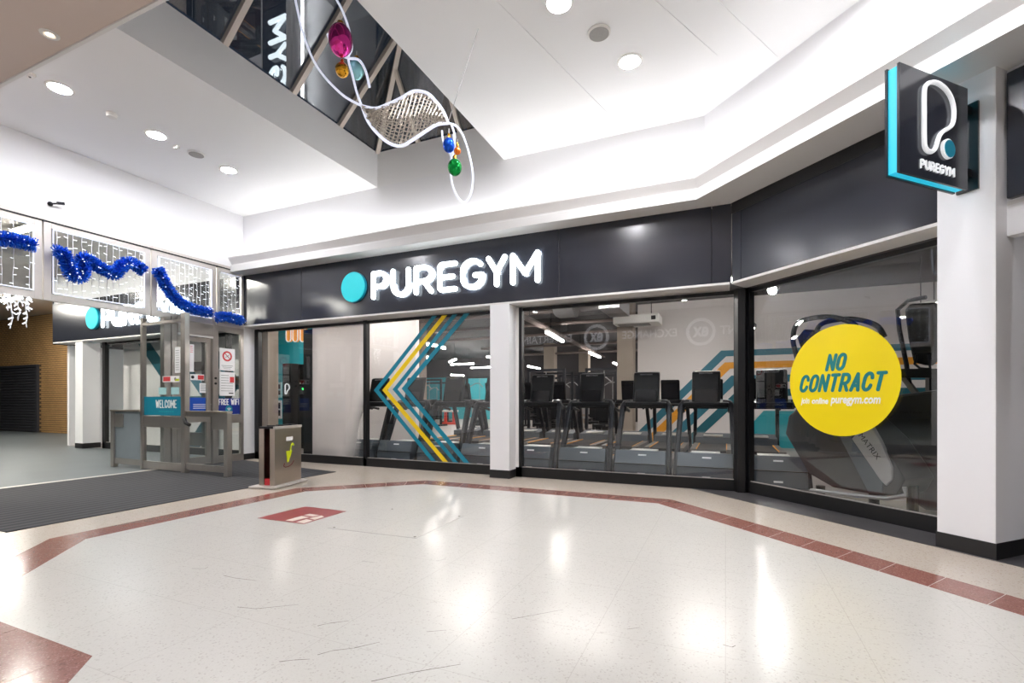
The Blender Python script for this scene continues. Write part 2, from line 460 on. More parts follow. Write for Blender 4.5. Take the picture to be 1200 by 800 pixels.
# octagonal border strip of brown granite tiles
OUTP = [V((-3.4, .28, 0)), V((-5.37, 2.25, 0)), V((-5.37, 4.9, 0)), V((-4.10, 6.17, 0)), V((-.60, 6.17, 0)), V((2.9, 2.67, 0))]
def inset(poly, d):
    res = []
    for i, p in enumerate(poly):
        t0 = (poly[i] - poly[i - 1]).normalized() if i > 0 else None
        t1 = (poly[i + 1] - poly[i]).normalized() if i < len(poly) - 1 else None
        n0 = V((t0.y, -t0.x, 0)) if t0 else None; n1 = V((t1.y, -t1.x, 0)) if t1 else None
        if n0 is None: res.append(p + n1 * d)
        elif n1 is None: res.append(p + n0 * d)
        else:
            bis = (n0 + n1).normalized(); res.append(p + bis * d / bis.dot(n0))
    return res
INP = inset(OUTP, .30)
INP2 = inset(OUTP, .302)
field = MB().prism([p + V((0, 0, -.003)) for p in INP2] + [V((2.9, -6, -.003)), V((-3.4, -6, -.003))], (0, 0, .0042))
struct(field, 'terrazzo_field', TERI, floor)
grout = MB()
for i in range(len(OUTP) - 1):
    grout.poly([OUTP[i] + Z * .0004, INP[i] + Z * .0004, INP[i + 1] + Z * .0004, OUTP[i + 1] + Z * .0004])
struct(grout, 'grout', GROUT, floor)
def tile(quad, h=.0016):
    c = sum(quad, V((0, 0, 0))) / len(quad)
    struct(MB().prism([c + (p - c) * (1 - .003 / max((p - c).length, .01)) for p in quad], (0, 0, h)), 'tile', BROWN, floor)
for i in range(len(OUTP) - 1):
    a0, a1, b0, b1 = OUTP[i], OUTP[i + 1], INP[i], INP[i + 1]
    n = max(1, round((a1 - a0).length / .305))
    for k in range(n): tile([a0.lerp(a1, k / n), a0.lerp(a1, (k + 1) / n), b0.lerp(b1, (k + 1) / n), b0.lerp(b1, k / n)])
# the brown corner nearest the camera: a second row of tiles ending in a 45 degree cut
yt = 1.3
for (xa, xb) in ((-4.0, -3.4), (-3.4, -2.8)):
    tile([V((xa, yt, .0014)), V((xb, yt, .0014)), V((xb, yt - .55, .0014)), V((xa, yt - .55, .0014))])
tile([V((-2.8, yt, .0014)), V((-2.72, yt, .0014)), V((-2.17, yt - .55, .0014)), V((-2.8, yt - .55, .0014))])
# dark stone apron below the angled windows
struct(MB().prism([V((-.46, 7.08, 0)), V((6.62 - 1.56, 1.56, 0)), V((7.34 - 1.2, 1.2, 0)), V((.26, 7.08, 0))], (0, 0, .002)), 'stone_apron', STONE, floor)
# hairline cracks and old repairs
CR = [[(372, 733), (386, 730), (409, 727)], [(327, 775), (345, 773), (363, 772)], [(372, 767), (390, 762), (415, 759), (445, 752)],
      [(225, 666), (240, 666), (244, 664)], [(262, 674), (275, 677), (300, 680)], [(424, 657), (440, 659)], [(511, 657), (522, 655)],
      [(500, 740), (523, 738)], [(278, 711), (300, 713), (350, 708)], [(435, 798), (480, 788), (540, 778)], [(552, 578), (569, 579)], [(576, 580), (584, 580)],
      [(847, 755), (858, 758), (862, 756)], [(735, 737), (750, 735)], [(734, 657), (742, 658)], [(600, 725), (660, 714)]]
for ln in CR:
    P = [atZ(a, b, .0016) for a, b in ln]
    mb = MB(); wd = .0024 if len(ln) > 2 else .0018
    for a, b in zip(P[:-1], P[1:]):
        t = (b - a).normalized(); n_ = V((-t.y, t.x, 0)) * wd
        mb.poly([a - n_, b - n_ * .6, b + n_ * .6, a + n_])
    struct(mb, 'crack', CRACK, floor)
# red inlaid emblem
EC = [atZ(302, 607), atZ(358, 593.4), atZ(406, 599), atZ(356, 614)]
def em(u, v, z=.0): return EC[0] * (1 - u) * (1 - v) + EC[1] * u * (1 - v) + EC[2] * u * v + EC[3] * (1 - u) * v + Z * z
et = thing('floor_emblem', (EC[0] + EC[2]) / 2, 'square red inlay with pale curved motif set in the pale terrazzo floor', 'floor emblem')
build(MB().prism([em(0, 0), em(1, 0), em(1, 1), em(0, 1)], (0, 0, .003)), 'red_slab', EMBR, et)
mb = MB()
for pts in ([(.06, .55), (.40, .55), (.38, .74), (.06, .70)], [(.46, .53), (.58, .55), (.56, .78), (.44, .76)], [(.04, .80), (.26, .80), (.22, .97), (.03, .97)],
            [(.32, .80), (.56, .84), (.50, .96), (.28, .96)]):
    mb.prism([em(u, v, .003) for u, v in pts], (0, 0, .0006))
build(mb, 'pale_motif', EMBW, et)
# terrazzo-filled access cover
AC = [atZ(385.5, 618.6), atZ(459, 595.5), atZ(543, 604.5), atZ(487.5, 630.6)]
at_ = thing('access_cover', (AC[0] + AC[2]) / 2, 'flush terrazzo access cover outlined by a thin dark joint in floor', 'floor cover')
ctr = sum(AC, V((0, 0, 0))) / 4
build(MB().prism([ctr + (p - ctr) * 1.012 + Z * .0011 for p in AC], (0, 0, .0006)), 'joint_frame', pm('joint_metal', (150, 146, 140), .5), at_)
build(MB().prism([ctr + (p - ctr) * .997 + Z * .0011 for p in AC], (0, 0, .0012)), 'cover_plate', TERI, at_)
for p in AC:
    q = ctr + (p - ctr) * .93
    build(MB().cyl(q + Z * .002, Z, .012, .0012, 10), 'lifting_key_hole', CRACK, at_)
# entrance mat
mt = MB().prism([V((-8.98, 2.2, 0)), V((-5.98, 2.2, 0)), V((-5.98, 6.28, 0)), V((-6.7, 6.38, 0)), V((-8.98, 6.8, 0))], (0, 0, .006))
tag(build(mt, 'entrance_mat', MATT), 'wide dark grey ribbed entrance mat inside the glass doors', 'mat')

# ================================================================== CEILING AND UPPER WALLS
XL, XR, YN = -5.54, -3.12, 2.42      # skylight opening
mb = MB()
mb.box(-9.1, XL - .1, 2.3, 6.8, ZC, ZC + .1)
mb.prism([V((XR, 2.3, ZC)), V((7.5, 2.3, ZC)), V((7.5, 6.8, ZC)), V((XR, 6.8, ZC))], (0, 0, .1))
mb.box(XL, XR, 2.3, YN, ZC, ZC + .1)
mb.box(-9.1, 7.5, -6.7, 2.3, ZC, ZC + .1)
ceiling = struct(mb, 'ceiling', CEIL)
# shallow ribs across the right-hand ceiling
for (p, q, w_) in (((576, 0), (709, 133), .07), ((768, 4), (838, 66), .05), ((835, 0), (908, 68), .06)):
    a, b = atZ(p[0], p[1], ZC), atZ(q[0], q[1], ZC); a = a + (a - b) * .35
    struct(MB().bar(a - Z * .002, b - Z * .002, w_, .008), 'ceiling_rib', CEIL, ceiling)
struct(B1(-9.1, 7.5, -1.2, 2.34, 4.3, 4.9), 'ceiling_bulkhead', SHADED)
struct(B1(-9.1, 7.5, 2.34, 2.37, 4.285, 4.36), 'trim_1', CORN)
# skylight well
mb = MB(); ZG = 5.5
mb.box(XL - .1, XL, YN - .1, YF + .1, ZC, ZG); mb.box(XR, XR + .1, YN - .1, YF + .1, ZC + .1, ZG)
mb.box(XL, XR, YF, YF + .1, ZC, ZG); mb.box(XL, XR, YN - .1, YN, ZC + .1, ZG)
struct(mb, 'wall_skylight_well', CEIL)
sky = sroot('window_6')
xm = (XL + XR) / 2; zr = ZG + (XR - XL) / 2; hy = YF - .9
# left and right slopes, pane by pane between rafters
ys = [YN, 2.98, 3.98, 5.0, hy]
for a, b in zip(ys[:-1], ys[1:]):
    for s_, xe in ((1, XL), (-1, XR)):
        struct(MB().slab((xe, a + .02, ZG + .03), (0, b - a - .04, 0), (xm - xe, 0, zr - ZG), (0, 0, .012)), 'pane', GLASSR, sky)
for s_, xe in ((1, XL), (-1, XR)):
    struct(MB().prism([V((xe, hy, ZG + .03)), V((xe, YF, ZG + .03)), V((xm, hy, zr + .03))], (0, 0, .012)), 'pane', GLASSR, sky)
struct(MB().prism([V((XL, YF, ZG + .03)), V((XR, YF, ZG + .03)), V((xm, hy, zr + .03))], (0, 0, .012)), 'pane', GLASSR, sky)
for yy in (2.98, 3.98, 5.0, hy):
    for xe in (XL, XR):
        k = 1.0 if yy <= hy else (YF - yy) / (YF - hy)
        struct(MB().bar((xe, yy, ZG), (xe + (xm - xe) * k, yy, ZG + (zr - ZG) * k), .075, .07, (0, 1, 0)), 'rafter', RAFT, sky)
for xe in (XL, XR):
    struct(MB().bar((xe, YF, ZG), (xm, hy, zr), .07, .08), 'hip_rafter', RAFT, sky)
for f in (.35, .68):
    x_ = XL + (XR - XL) * f; k = min(f, 1 - f) * 2
    struct(MB().bar((x_, YF, ZG), (x_, YF - (YF - hy) * k, ZG + (zr - ZG) * k), .06, .06, X), 'rafter', RAFT, sky)
struct(MB().bar((xm, YN, zr + .02), (xm, hy, zr + .02), .09, .09), 'ridge_beam', RAFT, sky)
mb = MB()
for i in range(26):
    x_ = -7.4 + i * .22
    mb.box(x_, x_ + .11, 8.2, 8.3, 4.6, 8.2)
struct(mb, 'wall_roof_cladding', NIGHT)
# white wall above the fascia, straight then angled
mU = meetA(YF, SU)
e_ = V((mU.x, mU.y, 0)) + BD * 8.0
struct(B1(-9.1, mU.x, YF, YF + .12, ZF1 + .1, ZC), 'wall_upper_front', WHITE)
struct(MB().slab((mU.x, mU.y, ZF1 + .1), BD * 8.0, -BN * .12, (0, 0, ZC - ZF1 - .1)), 'wall_upper_angled', WHITE)
# cornice: swept moulding with a flat soffit
YCO, SCO = 6.49, 6.16
def cornice_line(off, z, s_end=4.6):
    """bend points for a profile vertex pushed 'off' towards the mall"""
    y_ = YCO - off; s_ = SCO - off * math.sqrt(2)
    p1 = meetA(y_, s_); p0 = V((-8.86, y_, 0)); p2 = V((p1.x, p1.y, 0)) + BD * s_end
    return [V((p.x, p.y, z)) for p in (p0, p1, p2)]
prof = [(-.75, ZF1), (0, ZF1), (0.0, ZF1 + .115), (-.03, ZF1 + .13), (-.03, ZF1 + .15), (.05, ZF1 + .25), (.05, ZF1 + .275), (-.02, ZF1 + .275), (-.75, ZF1 + .06)]
L = [cornice_line(o_, z_) for o_, z_ in prof]
mb = MB(); n = len(prof)
mb.add([p for ln in L for p in ln], [])
for j in range(n):
    a, b = j * 3, ((j + 1) % n) * 3
    mb.f += [[a, a + 1, b + 1, b], [a + 1, a + 2, b + 2, b + 1]]; mb.m += [0, 0]
struct(mb, 'trim_2', CORN)
# unseen LED strip added on top of the cornice to brighten wall and ceiling
cv = thing('added_cove_light', (-4, 6.6, 3.95), 'long white unseen LED strip added along the top of straight cornice', 'light strip')
build(B1(-8.7, mU.x - .3, 6.60, 6.66, ZF1 + .22, ZF1 + .25), 'diffuser', COVE, cv)
build(B1(-8.7, mU.x - .3, 6.58, 6.68, ZF1 + .18, ZF1 + .22), 'channel', ALUL, cv)
cv = thing('added_cove_light', onS(SU - .25, 2, 3.95), 'white unseen LED strip added along the top of angled cornice', 'light strip')
pB = V((mU.x - .05, mU.y - .16, ZF1 + .22))
build(MB().slab(pB, BD * 4.3, BN * .06, Z * .03), 'diffuser', COVE, cv)
build(MB().slab(pB - Z * .04 - BN * .02, BD * 4.3, BN * .10, Z * .04), 'channel', ALUL, cv)

# entrance wall above the glazing
struct(B1(XC - .2, XC, 2.3, YF, 3.8, ZC), 'wall_left', WHITE)
struct(B1(XC - .2, XC, -6.6, 2.3, 0, ZC), 'wall_left_near', WHITE)
# wall return between fascia plane and window plane at the far corner
struct(B1(XC - .12, XC, YF, YW + .1, 0, 2.68), 'wall_return', WHITE)
struct(B1(XC, XC + .008, YF, YW - .02, 0, .12), 'baseboard_return', SKIRT)
# soffit strips under the two fascias
struct(B1(-16.05, .05, YF, YW + .1, ZF0, ZF0 + .03), 'trim_3', CORN)
cF, cW = meetA(YF, SF), meetA(YW, SW)
struct(MB().prism([V((cF.x, cF.y, ZF0)), V((cF.x, cF.y, ZF0)) + BD * 2.9, V((cW.x, cW.y, ZF0)) + BD * 2.9, V((cW.x, cW.y, ZF0))], (0, 0, .03)), 'trim_4', CORN)

# ================================================================== FASCIAS
fa = sroot('trim_5')
xs = [XC, -7.35, -6.9, -4.9, -2.35, -.62, cF.x]
xs = [XC, atY(353, 340, YF).x, atY(655, 300, YF).x, atY(834, 290, YF).x, cF.x]
for a, b in zip(xs[:-1], xs[1:]):
    struct(B1(a + .003, b - .003, YF, YF + .1, ZF0 + .03, ZF1), 'panel', FASC, fa, bevel=.004)
fb = sroot('trim_6')
t0 = .14
struct(MB().slab(V((cF.x, cF.y, ZF0 + .03)) + BD * .006, BD * t0, -BN * .1, Z * (ZF1 - ZF0 - .03)), 'panel', FASC, fb, bevel=.004)
struct(MB().slab(V((cF.x, cF.y, ZF0 + .03)) + BD * (t0 + .012), BD * (2.55 - t0), -BN * .1, Z * (ZF1 - ZF0 - .03)), 'panel', FASC, fb, bevel=.004)
struct(MB().slab(V((cF.x, cF.y, ZF1 - .14)) + BD * .004 + BN * .006, BD * 2.5, -BN * .006, Z * .14), 'shadow_strip', BLACK, fb)  # black strip painting the shadow along the top of the fascia

struct(B1(XC, cF.x, YF + .1, YF + .115, ZF0 + .03, ZF1), 'backing_board', BLACK, fa)
struct(MB().slab(V((cF.x, cF.y, ZF0 + .03)) - BN * .1, BD * 2.56, -BN * .015, Z * (ZF1 - ZF0 - .03)), 'backing_board', BLACK, fb)
# main sign letters
LET = {
    'P': [[(0, 0), (0, 1)], [(0, 1), (.5, 1)] + arc(.5, .72, .5, .28, 90, -90) + [(0, .44)]],
    'U': [[(0, 1), (0, .4)] + arc(.5, .4, .5, .4, 180, 360, 14) + [(1, 1)]],
    'R': [[(0, 0), (0, 1)], [(0, 1), (.5, 1)] + arc(.5, .72, .5, .28, 90, -90) + [(0, .44)], [(.5, .44), (1, 0)]],
    'E': [[(1, 1), (.12, 1), (0, .92), (0, .08), (.12, 0), (1, 0)], [(0, .5), (.85, .5)]],
    'G': [arc(.5, .66, .5, .34, 32, 180, 10) + arc(.5, .36, .5, .36, 180, 350, 12) + [(1, .44), (.64, .44)]],
    'Y': [[(0, 1), (.5, .45), (1, 1)], [(.5, .45), (.5, 0)]],
    'M': [[(0, 0), (0, 1), (.5, .3), (1, 1), (1, 0)]],
    'N': [[(0, 0), (0, 1), (1, 0), (1, 1)]],
    'O': [[(0, .32)] + arc(.5, .32, .5, .32, 180, 360, 10) + arc(.5, .68, .5, .32, 0, 180, 10) + [(0, .32)]],
    'C': [arc(.5, .68, .5, .32, 8, 180, 10) + arc(.5, .32, .5, .32, 180, 352, 10)],
    'T': [[(0, 1), (1, 1)], [(.5, 1), (.5, 0)]],
    'A': [[(0, 0), (.5, 1), (1, 0)], [(.2, .28), (.8, .28)]],
    'W': [[(0, 1), (.25, 0), (.5, .8), (.75, 0), (1, 1)]],
    'L': [[(0, 1), (0, 0), (1, 0)]],
    'F': [[(0, 0), (0, 1), (1, 1)], [(0, .5), (.8, .5)]],
    'I': [[(.5, 0), (.5, 1)]],
    ' ': [],
}
def stroke_text(body, o, ux, uy, nrm, width, height, r, shear=0.0, gap=.3, depth=.0012):
    """one word in stroked capitals, centred on o"""
    wf = {'I': .12, ' ': .45, 'W': 1.45, 'M': 1.35, 'L': .85, 'E': .85, 'F': .85}
    tot = sum(wf.get(c, 1.0) for c in body) + gap * (len(body) - 1)
    u = (width - 2 * r) / tot; h = height - 2 * r
    o = V(o) - V(ux) * (width / 2 - r) - V(uy) * (height / 2 - r); x_ = 0.0; res = []
    for c in body:
        w_ = wf.get(c, 1.0) * u
        ln = [[(x_ + a * w_ + shear * (b - .5) * h, b * h) for a, b in l] for l in LET[c]]
        if ln: res.append(strokes(MB(), ln, r, o, ux, uy, nrm, depth))
        x_ += w_ + gap * u
    return res
PXL = [('P', 435, 454), ('U', 458, 480.5), ('R', 485, 507.5), ('E', 512.5, 535.5), ('G', 539.5, 567), ('Y', 569.5, 594), ('M', 598, 632.5)]
def main_sign(dx, label):
    st = thing('shop_sign', (-4.1 + dx, YF - .03, 2.94), label, 'sign', 'illuminated shop name signs')
    zb, zt, sw = 2.945, 3.43, .039
    for ch, a, b in PXL:
        xa, xb = atY(a, 330, YF - .06).x + dx, atY(b, 320, YF - .06).x + dx
        wd, ht = xb - xa - 2 * sw, zt - zb - 2 * sw
        ln = [[(u * wd, v * ht) for u, v in l] for l in LET[ch]]
        mb = strokes(MB(), ln, sw, (xa + sw, YF - .03, zb + sw), X, Z, -Y, .035)
        build(mb, 'letter', LETTER, st)
        for l in ln:       # stand-off pins hold every letter to the fascia
            build(B1(xa + sw + l[0][0] - .008, xa + sw + l[0][0] + .008, YF - .03, YF, zb + sw + l[0][1] - .008, zb + sw + l[0][1] + .008), 'fixing_pin', BLACK, st)
    c = atY(413, 336, YF - .06); c.x += dx
    build(MB().cyl((c.x, YF, c.z), -Y, .262, .055, 40), 'disc', DISC, st, smooth=True)
    build(MB().lathe([(.272, 0), (.272, .04), (.262, .04), (.262, 0)], (c.x, YF, c.z), -Y, 40, True), 'disc_rim', TEALV, st, smooth=True)
    return st
main_sign(0, 'glowing white shop name with cyan disc on the long black mall fascia')

# ================================================================== SHOP WINDOWS
def frame_bar(root, p, q, w_, d_, name='frame', m=BLACK, up=(0, 0, 1)):
    return struct(MB().bar(p, q, w_, d_, up), name, m, root)
def shop_window(num, base, ux, nrm, length, panes, z0=.15, z1=2.66, mull=.09, end=(.09, .09)):
    """base: floor point at the window's left end, ux along, nrm into the mall"""
    r = sroot('window_%d' % num)
    base, ux, nrm = V(base), V(ux), V(nrm)
    d = .09
    struct(MB().slab(base + nrm * .045, ux * length, -nrm * d, Z * z0), 'bottom_rail', BLACK, r)
    struct(MB().slab(base + nrm * .0 + Z * (z1 - .05), ux * length, -nrm * .06, Z * .05), 'top_rail', BLACK, r)
    struct(MB().slab(base + nrm * .045, ux * end[0], -nrm * d, Z * z1), 'stile', BLACK, r)
    struct(MB().slab(base + nrm * .045 + ux * (length - end[1]), ux * end[1], -nrm * d, Z * z1), 'stile', BLACK, r)
    cuts = [0] + panes + [length]
    for c in panes: struct(MB().slab(base + nrm * .045 + ux * (c - mull / 2), ux * mull, -nrm * d, Z * z1), 'mullion', BLACK, r)
    for a, b in zip(cuts[:-1], cuts[1:]):
        struct(MB().slab(base + ux * (a + .03) - nrm * .005 + Z * (z0 - .02), ux * (b - a - .06), -nrm * .01, Z * (z1 - z0 - .01)), 'pane', GLASS, r)
    struct(MB().slab(base + nrm * .02 + Z * z0, ux * length, -nrm * .01, Z * .008), 'glazing_bead', ALUL, r)
    return r
x0 = XC; xm1 = atY(427.5, 540, YW - .045).x; xp = -3.36; xq = -3.03
w1 = shop_window(1, (x0, YW, 0), X, -Y, xp + .1 - x0, [xm1 - x0], mull=.075, end=(.11, .09))
w2 = shop_window(2, (xq - .02, YW, 0), X, -Y, cW.x - xq - .02, [], end=(.12, .1))
struct(B1(xq - .015, xq + .05, YW - .05, YW - .04, .15, 2.66), 'white_edge', CORN, w2)
w3 = shop_window(3, (cW.x, cW.y, 0), BD, BN, 3.0, [2.62], end=(.1, .09))
struct(MB().cyl((cW.x - .05, cW.y - .05, 0), Z, .085, 2.66, 6), 'corner_post', BLACK, w3)
# pillars
def pillar(name, pts, z1, label=None):
    r = sroot(name, (0, 0, 0))
    struct(MB().prism(pts, (0, 0, z1)), 'shaft', WHITE, r, bevel=.006)
    c = sum([V(p) for p in pts], V((0, 0, 0))) / len(pts)
    struct(MB().prism([c + (V(p) - c) * 1.03 for p in pts], (0, 0, .125)), 'skirting', SKIRT, r)
    return r
pillar('wall_pillar_1', [V((xp, 6.80, 0)), V((xq, 6.80, 0)), V((xq, YW + .1, 0)), V((xp, YW + .1, 0))], ZF0)
pl = atS(1098, 640, SP); pr = atS(1167, 656, SP); pl.z = pr.z = 0
pillar('wall_pillar_2', [pl, pr, pr - BN * .42, pl - BN * .42], ZF1 + .02)

# chevron of coloured stripes on the glass
ch = thing('chevron_decal', atY(480, 560, YW - .01), 'chevron of three teal and one yellow diagonal stripes on the window', 'window decal')
def zs(px, py): return atY(px, py, YW - .008)
for (t_, k_, b_, col, wd) in (((509, 369), (441, 457), (508, 541), TEALV, 6.5), ((521, 368), (451, 457), (522, 541), YELC, 7),
                              ((533, 366), (463, 456), (534, 541), TEALV, 6.5), ((547, 365), (474, 455), (547, 542), TEALV, 7.5)):
    a, k, b = zs(*t_), zs(*k_), zs(*b_); a.z = 2.64; b.z = .16
    h = wd * (k - V((0, 0, H))).length / F * .46
    mb = MB()
    mb.prism([a - X * h, k - X * h * 1.15, b - X * h, b + X * h, k + X * h * 1.15, a + X * h], (0, -.0015, 0))
    build(mb, 'stripe', col, ch)

# round yellow sticker
sc_ = atS(984.5, 445.5, SW - .02); srad = .5 * (atS(984.5, 380, SW - .02).z - atS(984.5, 510.5, SW - .02).z)
sc_ = sc_ + BN * .004
stk = thing('round_sticker', sc_ - Z * srad, 'large round yellow sticker with teal NO CONTRACT lettering on angled window', 'sticker')
ring = [sc_ + BD * srad * math.cos(2 * math.pi * i / 64) + Z * srad * math.sin(2 * math.pi * i / 64) for i in range(64)]
build(MB().prism(ring, BN * .002), 'disc', YELV, stk)
tp = sc_ + BN * .0035
for mb in stroke_text('NO', tp + Z * srad * .33 - BD * srad * .06, BD, Z, BN, srad * .36, srad * .32, srad * .030, .24, gap=.62): build(mb, 'letter', TEALT, stk)
for mb in stroke_text('CONTRACT', tp - Z * srad * .04, BD, Z, BN, srad * 1.54, srad * .34, srad * .030, .24, gap=.62): build(mb, 'letter', TEALT, stk)
build(text_mb('join', tp - Z * srad * .385 - BD * srad * .67, BD, Z, width=srad * .18, height=srad * .145, bold=.03, shear=.2), 'lettering_join', WHV, stk)
build(text_mb('online', tp - Z * srad * .368 - BD * srad * .37, BD, Z, width=srad * .32, height=srad * .115, bold=.03, shear=.2), 'lettering_online', WHV, stk)
build(text_mb('puregym.com', tp - Z * srad * .385 + BD * srad * .26, BD, Z, width=srad * .86, height=srad * .15, bold=.03, shear=.2), 'lettering_address', WHV, stk)

# ================================================================== PROJECTING SIGN
q0 = V((1.775, 4.886, 0))
sg = thing('projecting_sign', q0 + Z * 2.81, 'square black projecting sign with lit cyan edge and white P outline on pillar', 'sign')
def sp(s, z, d=0): return q0 + BN * s - BD * d + Z * z
s0, s1, za, zb_ = .11, .924, 2.81, 3.585
build(MB().slab(sp(s0, za), BN * (s1 - s0), -BD * .018, Z * (zb_ - za)), 'face_panel', FASC, sg, bevel=.003)
build(MB().slab(sp(s0, za, .098), BN * (s1 - s0), BD * .018, Z * (zb_ - za)), 'face_panel', FASC, sg, bevel=.003)
build(MB().slab(sp(s0, za + .012, .018), BN * (s1 - s0 - .012), -BD * .062, Z * (zb_ - za - .024)), 'light_box', EDGE, sg)
build(MB().slab(sp(0, za + .02, -.02), BN * .02, -BD * .14, Z * (zb_ - za - .1)), 'wall_plate', BLACK, sg)
for z_ in (za + .12, zb_ - .17): build(MB().slab(sp(0, z_, .02), BN * (s0 + .01), -BD * .06, Z * .06), 'bracket', BLACK, sg)
# white tube outline of the P and its dot (u from wall-side edge? image left = outer edge)
W_, Hh = s1 - s0, zb_ - za
def fs(u, v, off=0.0): return sp(s1 - u * W_, za + v * Hh, 0) + BD * off
ol = [(.313, .323), (.313, .60), (.313, .814), (.335, .855), (.375, .89), (.447, .918), (.545, .920), (.65, .885), (.72, .82), (.752, .735), (.752, .642), (.728, .573), (.67, .527),
      (.587, .483), (.53, .43), (.50, .355), (.472, .29), (.42, .25), (.357, .25), (.322, .28)]
def smooth_closed(p, it=2):
    for _ in range(it):
        p = [q for i in range(len(p)) for q in ((p[i][0] * .75 + p[(i + 1) % len(p)][0] * .25, p[i][1] * .75 + p[(i + 1) % len(p)][1] * .25),
                                                (p[i][0] * .25 + p[(i + 1) % len(p)][0] * .75, p[i][1] * .25 + p[(i + 1) % len(p)][1] * .75))]
    return p
build(MB().tube([fs(u, v, .012) for u, v in smooth_closed(ol)], .016, 8, True), 'tube_outline', NEON, sg, smooth=True)
build(MB().cyl(fs(.665, .33, 0), BD, .072, .018, 28), 'dot_rim', NEON, sg)
build(MB().cyl(fs(.675, .33, .018), BD, .064, .003, 28), 'dot', TEALV, sg)
for mb in stroke_text('PUREGYM', fs(.53, .125, 0), -BN, Z, BD, .50 * W_, .068, .0058, gap=.55, depth=.008): build(mb, 'letter', NEON, sg)

# next shop beyond the pillar: fascia board, white head and dark window
nf = sroot('trim_7')
pn = atS(1179, 235, 6.8)
struct(MB().slab(V((pn.x, pn.y, 2.72)), BD * 4.5, -BN * .1, Z * (ZF1 - 2.76)), 'panel', FASC, nf, bevel=.012)
struct(MB().slab(V((pr.x, pr.y, 2.45)) - BN * .15, BD * 5, -BN * .1, Z * (ZF1 + .02 - 2.45)), 'wall_next_shop', WHITE)
struct(MB().slab(V((pr.x, pr.y, 0)) - BN * .40 + BD * .02, BD * 5, -BN * .1, Z * 2.46), 'wall_next_shopfront', BLACK)

# ================================================================== ENTRANCE: TRANSOM GLAZING
def yc(px): return atX(px, 400, XC).y
ZT0, ZT1 = 2.63, 3.80
ent = sroot('window_5')
struct(B1(XC - .06, XC + .04, 2.3, YF, ZT1 - .035, ZT1 + .01), 'head_channel', ALUL, ent)
struct(B1(XC - .055, XC + .045, 2.3, YF, ZT1 - .05, ZT1 - .035), 'shadow_gap', BLACK, ent)
PAN = [(2.32, yc(48)), (yc(50), yc(175)), (yc(176.5), yc(252)), (yc(253.5), YF - .01)]
for (a, b) in PAN:
    fw = .085 if b - a > .6 else .05
    x0_, x1_ = XC - .03, XC + .03
    struct(B1(x0_, x1_, a, a + fw, ZT0, ZT1 - .05), 'frame_stile', ALUL, ent, bevel=.004)
    struct(B1(x0_, x1_, b - fw, b, ZT0, ZT1 - .05), 'frame_stile', ALUL, ent, bevel=.004)
    struct(B1(x0_, x1_, a + fw, b - fw, ZT0, ZT0 + .10), 'frame_rail', ALUL, ent, bevel=.004)
    struct(B1(x0_, x1_, a + fw, b - fw, ZT1 - .13, ZT1 - .05), 'frame_rail', ALUL, ent, bevel=.004)
    struct(B1(XC - .005, XC + .005, a + fw - .01, b - fw + .01, ZT0 + .09, ZT1 - .12), 'pane', GLASSC, ent)
# light curtains hung inside the four panels
LAB = ['white fairy light curtain in transom panel above the icicle lights', 'wide white fairy light curtain behind the W-shaped blue tinsel',
       'white fairy light curtain behind the sloping blue tinsel above door', 'narrow white fairy light curtain in transom panel beside the black fascia']
for (a, b), lab, ns in zip(PAN, LAB, (8, 12, 12, 5)):
    fw = .085 if b - a > .6 else .05
    a2, b2, z0_, z1_ = a + fw + .015, b - fw - .015, ZT0 + .115, ZT1 - .145
    xq_ = XC + .045
    lc = thing('light_curtain', (xq_, (a2 + b2) / 2, z0_), lab, 'fairy lights')
    if b - a > .6:
        build(MB().tube([(xq_, a2, z0_), (xq_, b2, z0_), (xq_, b2, z1_), (xq_, a2, z1_)], .011, 6, True), 'rope_border', ROPE, lc, smooth=True)
    else:
        build(MB().tube([(xq_, a2, z1_), (xq_, b2, z1_)], .008, 6), 'rope_border', ROPE, lc)
    for i in range(ns):
        y_ = a2 + (b2 - a2) * (i + .5 + random.uniform(-.2, .2)) / ns
        mb = MB(); zz = z1_; pts = []
        while zz > z0_: pts.append((xq_ + random.uniform(-.004, .004), y_ + random.uniform(-.006, .006), zz)); zz -= .12
        pts.append((xq_, y_, z0_)); mb.tube(pts, .0042, 4)
        zz = z1_ - random.uniform(.03, .1); mb.mi = 1
        while zz > z0_ + .03:
            s_ = random.choice((-1, 1)); ln = random.uniform(.03, .06)
            mb.bar((xq_, y_, zz), (xq_ + .006, y_ + s_ * ln, zz + random.uniform(-.015, .02)), .0065, .0065)
            zz -= random.uniform(.09, .16)
        build(mb, 'light_string', [WIRE, BULB], lc)
# icicle lights below the first panel
ic = thing('icicle_lights', (XC + .05, yc(16), 2.3), 'short tangle of white icicle lights dangling below the entrance transom', 'fairy lights')
for i, (px, ln) in enumerate(((3, .10), (7, .22), (11, .46), (15, .16), (20, .34), (25, .14), (29, .42), (31, .2))):
    y_ = yc(px); mb = MB(); pts = [(XC + .05 + random.uniform(-.01, .01), y_ + random.uniform(-.015, .015), ZT0 - ln * k / 6) for k in range(7)]
    mb.tube(pts, .008, 5); mb.mi = 1
    for k in range(int(ln / .045)):
        p = V(pts[min(6, int(k * .045 / ln * 6))]); s_ = random.choice((-1, 1))
        mb.bar(p, p + V((.005, s_ * random.uniform(.02, .05), -.03)), .013, .013)
    build(mb, 'icicle_string', [WIRE, BULB], ic)
